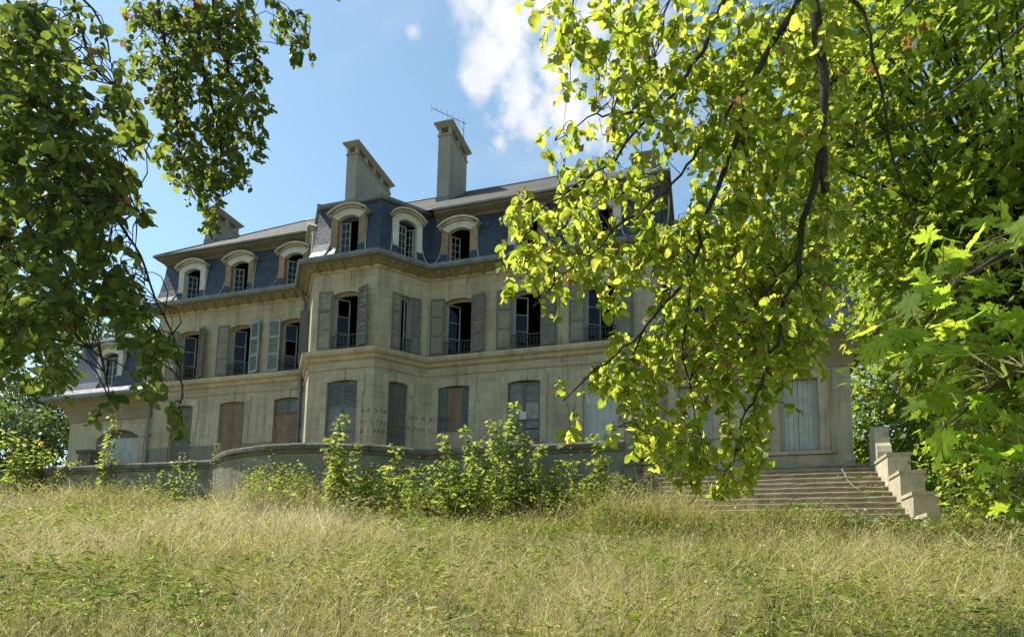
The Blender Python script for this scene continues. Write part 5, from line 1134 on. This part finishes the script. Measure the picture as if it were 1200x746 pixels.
GREEN = [(.15, .23, .02), (.25, .315, .03), (.36, .385, .05), (.46, .42, .09), (.54, .44, .18)]
STRAW = [(.4, .34, .1), (.52, .42, .17), (.62, .51, .26), (.74, .65, .42)]
XY, d = scatter(46000, 3.0, 37); X2, d2 = clumps(2900, 16, 3.0, 37, .08); XY = np.concatenate([XY, X2]); d = np.concatenate([d, d2]); blades('meadow_grass', XY, d, .08, .55, 1.2, .0042, GREEN, 'tangled green and yellowing meadow grass covering the slope', 'grass', flat=.25)
XY, d = clumps(2900, 17, 3.2, 37, .07); tips = blades('dry_grass', XY, d, .3, .9, .8, .0017, STRAW, 'tall dry straw coloured grass stems standing over the meadow', 'grass', flat=.1, seg=4)
XY, d = scatter(3000, 3.4, 26); blades('bent_straw', XY, d, .45, 1.05, 1.5, .003, STRAW[2:], 'long bent pale straws lying over the meadow grass', 'grass', seg=5, flat=.3)
# pale seed heads at the tips of the dry stems
sel = rng.choice(len(tips), 9000, replace=False); T_ = np.repeat(tips[sel], 3, 0) + rng.normal(0, .012, (27000, 3)); dd = np.repeat(to_px(tips[sel])[2], 3)
leafbits('seed_heads', T_, rng.normal(0, .5, (27000, 3)) + UP * .8, rng.normal(0, 1, (27000, 3)), rng.uniform(.012, .03, 27000) * np.maximum(1, dd / 8), np.array(STRAW)[rng.integers(0, 4, 27000)] * rng.uniform(.5, 1.1, (27000, 1)), 'pale feathery grass seed heads scattered over the meadow', 'grass')
# broad leaved weeds low in the grass
XY, d = scatter(26000, 3.0, 34); k = vnoise(XY[:, 0], XY[:, 1], .9, 7.0) * .6 + vnoise(XY[:, 0], XY[:, 1], 3.1, 2.0) * .4 > .36; XY, d = XY[k], d[k]
XY = np.repeat(XY, 4, 0) + rng.normal(0, .06, (len(XY) * 4, 2)); d = np.repeat(d, 4); n = len(XY); az = rng.uniform(0, 6.28, n)
Pw = np.stack([XY[:, 0], XY[:, 1], gz(XY[:, 0], XY[:, 1]) + rng.uniform(.04, .4, n) * (.5 + vnoise(XY[:, 0], XY[:, 1], .7, 3.0))], 1)
WE = [(.13, .22, .02), (.21, .3, .03), (.3, .36, .045), (.4, .41, .065), (.48, .41, .14)]
leafbits('meadow_weeds', Pw, np.stack([np.cos(az), np.sin(az), rng.uniform(-.3, .6, n)], 1), UP + rng.normal(0, .55, (n, 3)), rng.uniform(.04, .12, n) * np.maximum(1, d / 12), tint(XY, d, WE, -.08), 'low leafy weeds mixed into the meadow grass', 'weeds', 'lance')
# dark dried umbels
XY, d = scatter(260, 3.6, 20); Pu, Du, Nu, Su = [], [], [], []; stk = MB()
for (x, y), dd in zip(XY, d):
    z = float(gz(x, y)); h = random.uniform(.35, .75); tip = np.array((x + random.gauss(0, .08), y + random.gauss(0, .08), z + h)); stk.tube([(x, y, z), (x * .5 + tip[0] * .5, y * .5 + tip[1] * .5, z + h * .55), tip], [.003, .0025, .002], 3)
    for k in range(14): v = rng.normal(0, 1, 3); v /= np.linalg.norm(v); Pu.append(tip + v * .008); Du.append(v + UP * .4); Nu.append(rng.normal(0, 1, 3)); Su.append(random.uniform(.008, .017))
leafbits('umbel_heads', Pu, Du, Nu, Su, np.array([(.09, .065, .03)]) * rng.uniform(.5, 1.6, (len(Pu), 1)), 'small brown dried flower heads dotted through the meadow', 'flower heads')
o = build('umbel_stalks', stk, 'stem', kind='stuff'); o['label'] = 'thin stalks carrying the brown dried flower heads'; o['category'] = 'stalks'
# weeds rooted in the joints of the steps
Pj = []
for k in range(NST):
    for q in range(random.randint(3, 9)):
        x = random.choice((random.uniform(SX0 + .1, SX1 - .1), SX1 - abs(random.gauss(0, .5)), SX0 + abs(random.gauss(0, .8))))
        if not SX0 < x < SX1: continue
        for j in range(random.randint(5, 22)): Pj.append((x + random.gauss(0, .07), 22.0 - .36 * k + .3 - abs(random.gauss(0, .05)), 3.9 - .2 * k + abs(random.gauss(0, .05))))
Pj = np.array(Pj); n = len(Pj)
leafbits('step_weeds', Pj, rng.normal(0, 1, (n, 3)) + UP * .6, UP + rng.normal(0, .6, (n, 3)), rng.uniform(.03, .075, n), tint(Pj[:, :2], np.full(n, 15.0), WE, 0), 'small weeds rooted in the joints of the steps', 'weeds')
# rank growth along the foot of the terrace wall and the lowest steps
def band(n, spread):
    out = []
    while len(out) < n:
        x = random.uniform(-33, 6.5)
        if SX0 - .8 < x < SX1 + .9: y = 16.05 - abs(random.gauss(0, spread * .5))
        else: y = (arc_y(x) if xa < x < xb else YP) - .25 - abs(random.gauss(0, spread))
        out.append((x, y))
    out = np.array(out); return out, CAMFH[0] * out[:, 0] + CAMFH[1] * out[:, 1]
XY, d = band(26000, 1.3); tips = blades('rank_grass', XY, d, .5, 1.35, .8, .0022, GREEN[2:] + STRAW, 'rank tall grass and dead stalks along the foot of the terrace wall', 'grass', seg=4, flat=.1)
XY, d = band(8000, .9); n0 = len(XY); hh = rng.uniform(.5, 1.45, n0) * (.5 + vnoise(XY[:, 0], XY[:, 1], 1.3, 5.0)) * np.where((XY[:, 0] > SX0 - .8) & (XY[:, 0] < SX1 + .9), .5, np.where((XY[:, 0] > -15) & (XY[:, 0] < -2.6), 1.35, np.where(XY[:, 0] < -20, .95, .6))); rep_ = 9
X2 = np.repeat(XY, rep_, 0); n = len(X2); z2 = gz(X2[:, 0], X2[:, 1]) + np.repeat(hh, rep_) * rng.uniform(.15, 1, n); X2 = X2 + rng.normal(0, .09, (n, 2)); az = rng.uniform(0, 6.28, n)
leafbits('rank_weeds', np.stack([X2[:, 0], X2[:, 1], z2], 1), np.stack([np.cos(az), np.sin(az), rng.uniform(-.4, .5, n)], 1), UP + rng.normal(0, .5, (n, 3)), rng.uniform(.05, .11, n), tint(X2, np.repeat(d, rep_), [(.07, .11, .025)] + WE[:4], .1), 'leafy rank weeds crowding the foot of the terrace wall and lowest steps', 'weeds')
print('tris', sum(sum(len(p.vertices) - 2 for p in m.polygons) if len(m.polygons) < 200 else len(m.polygons) * 2 for m in bpy.data.meshes))
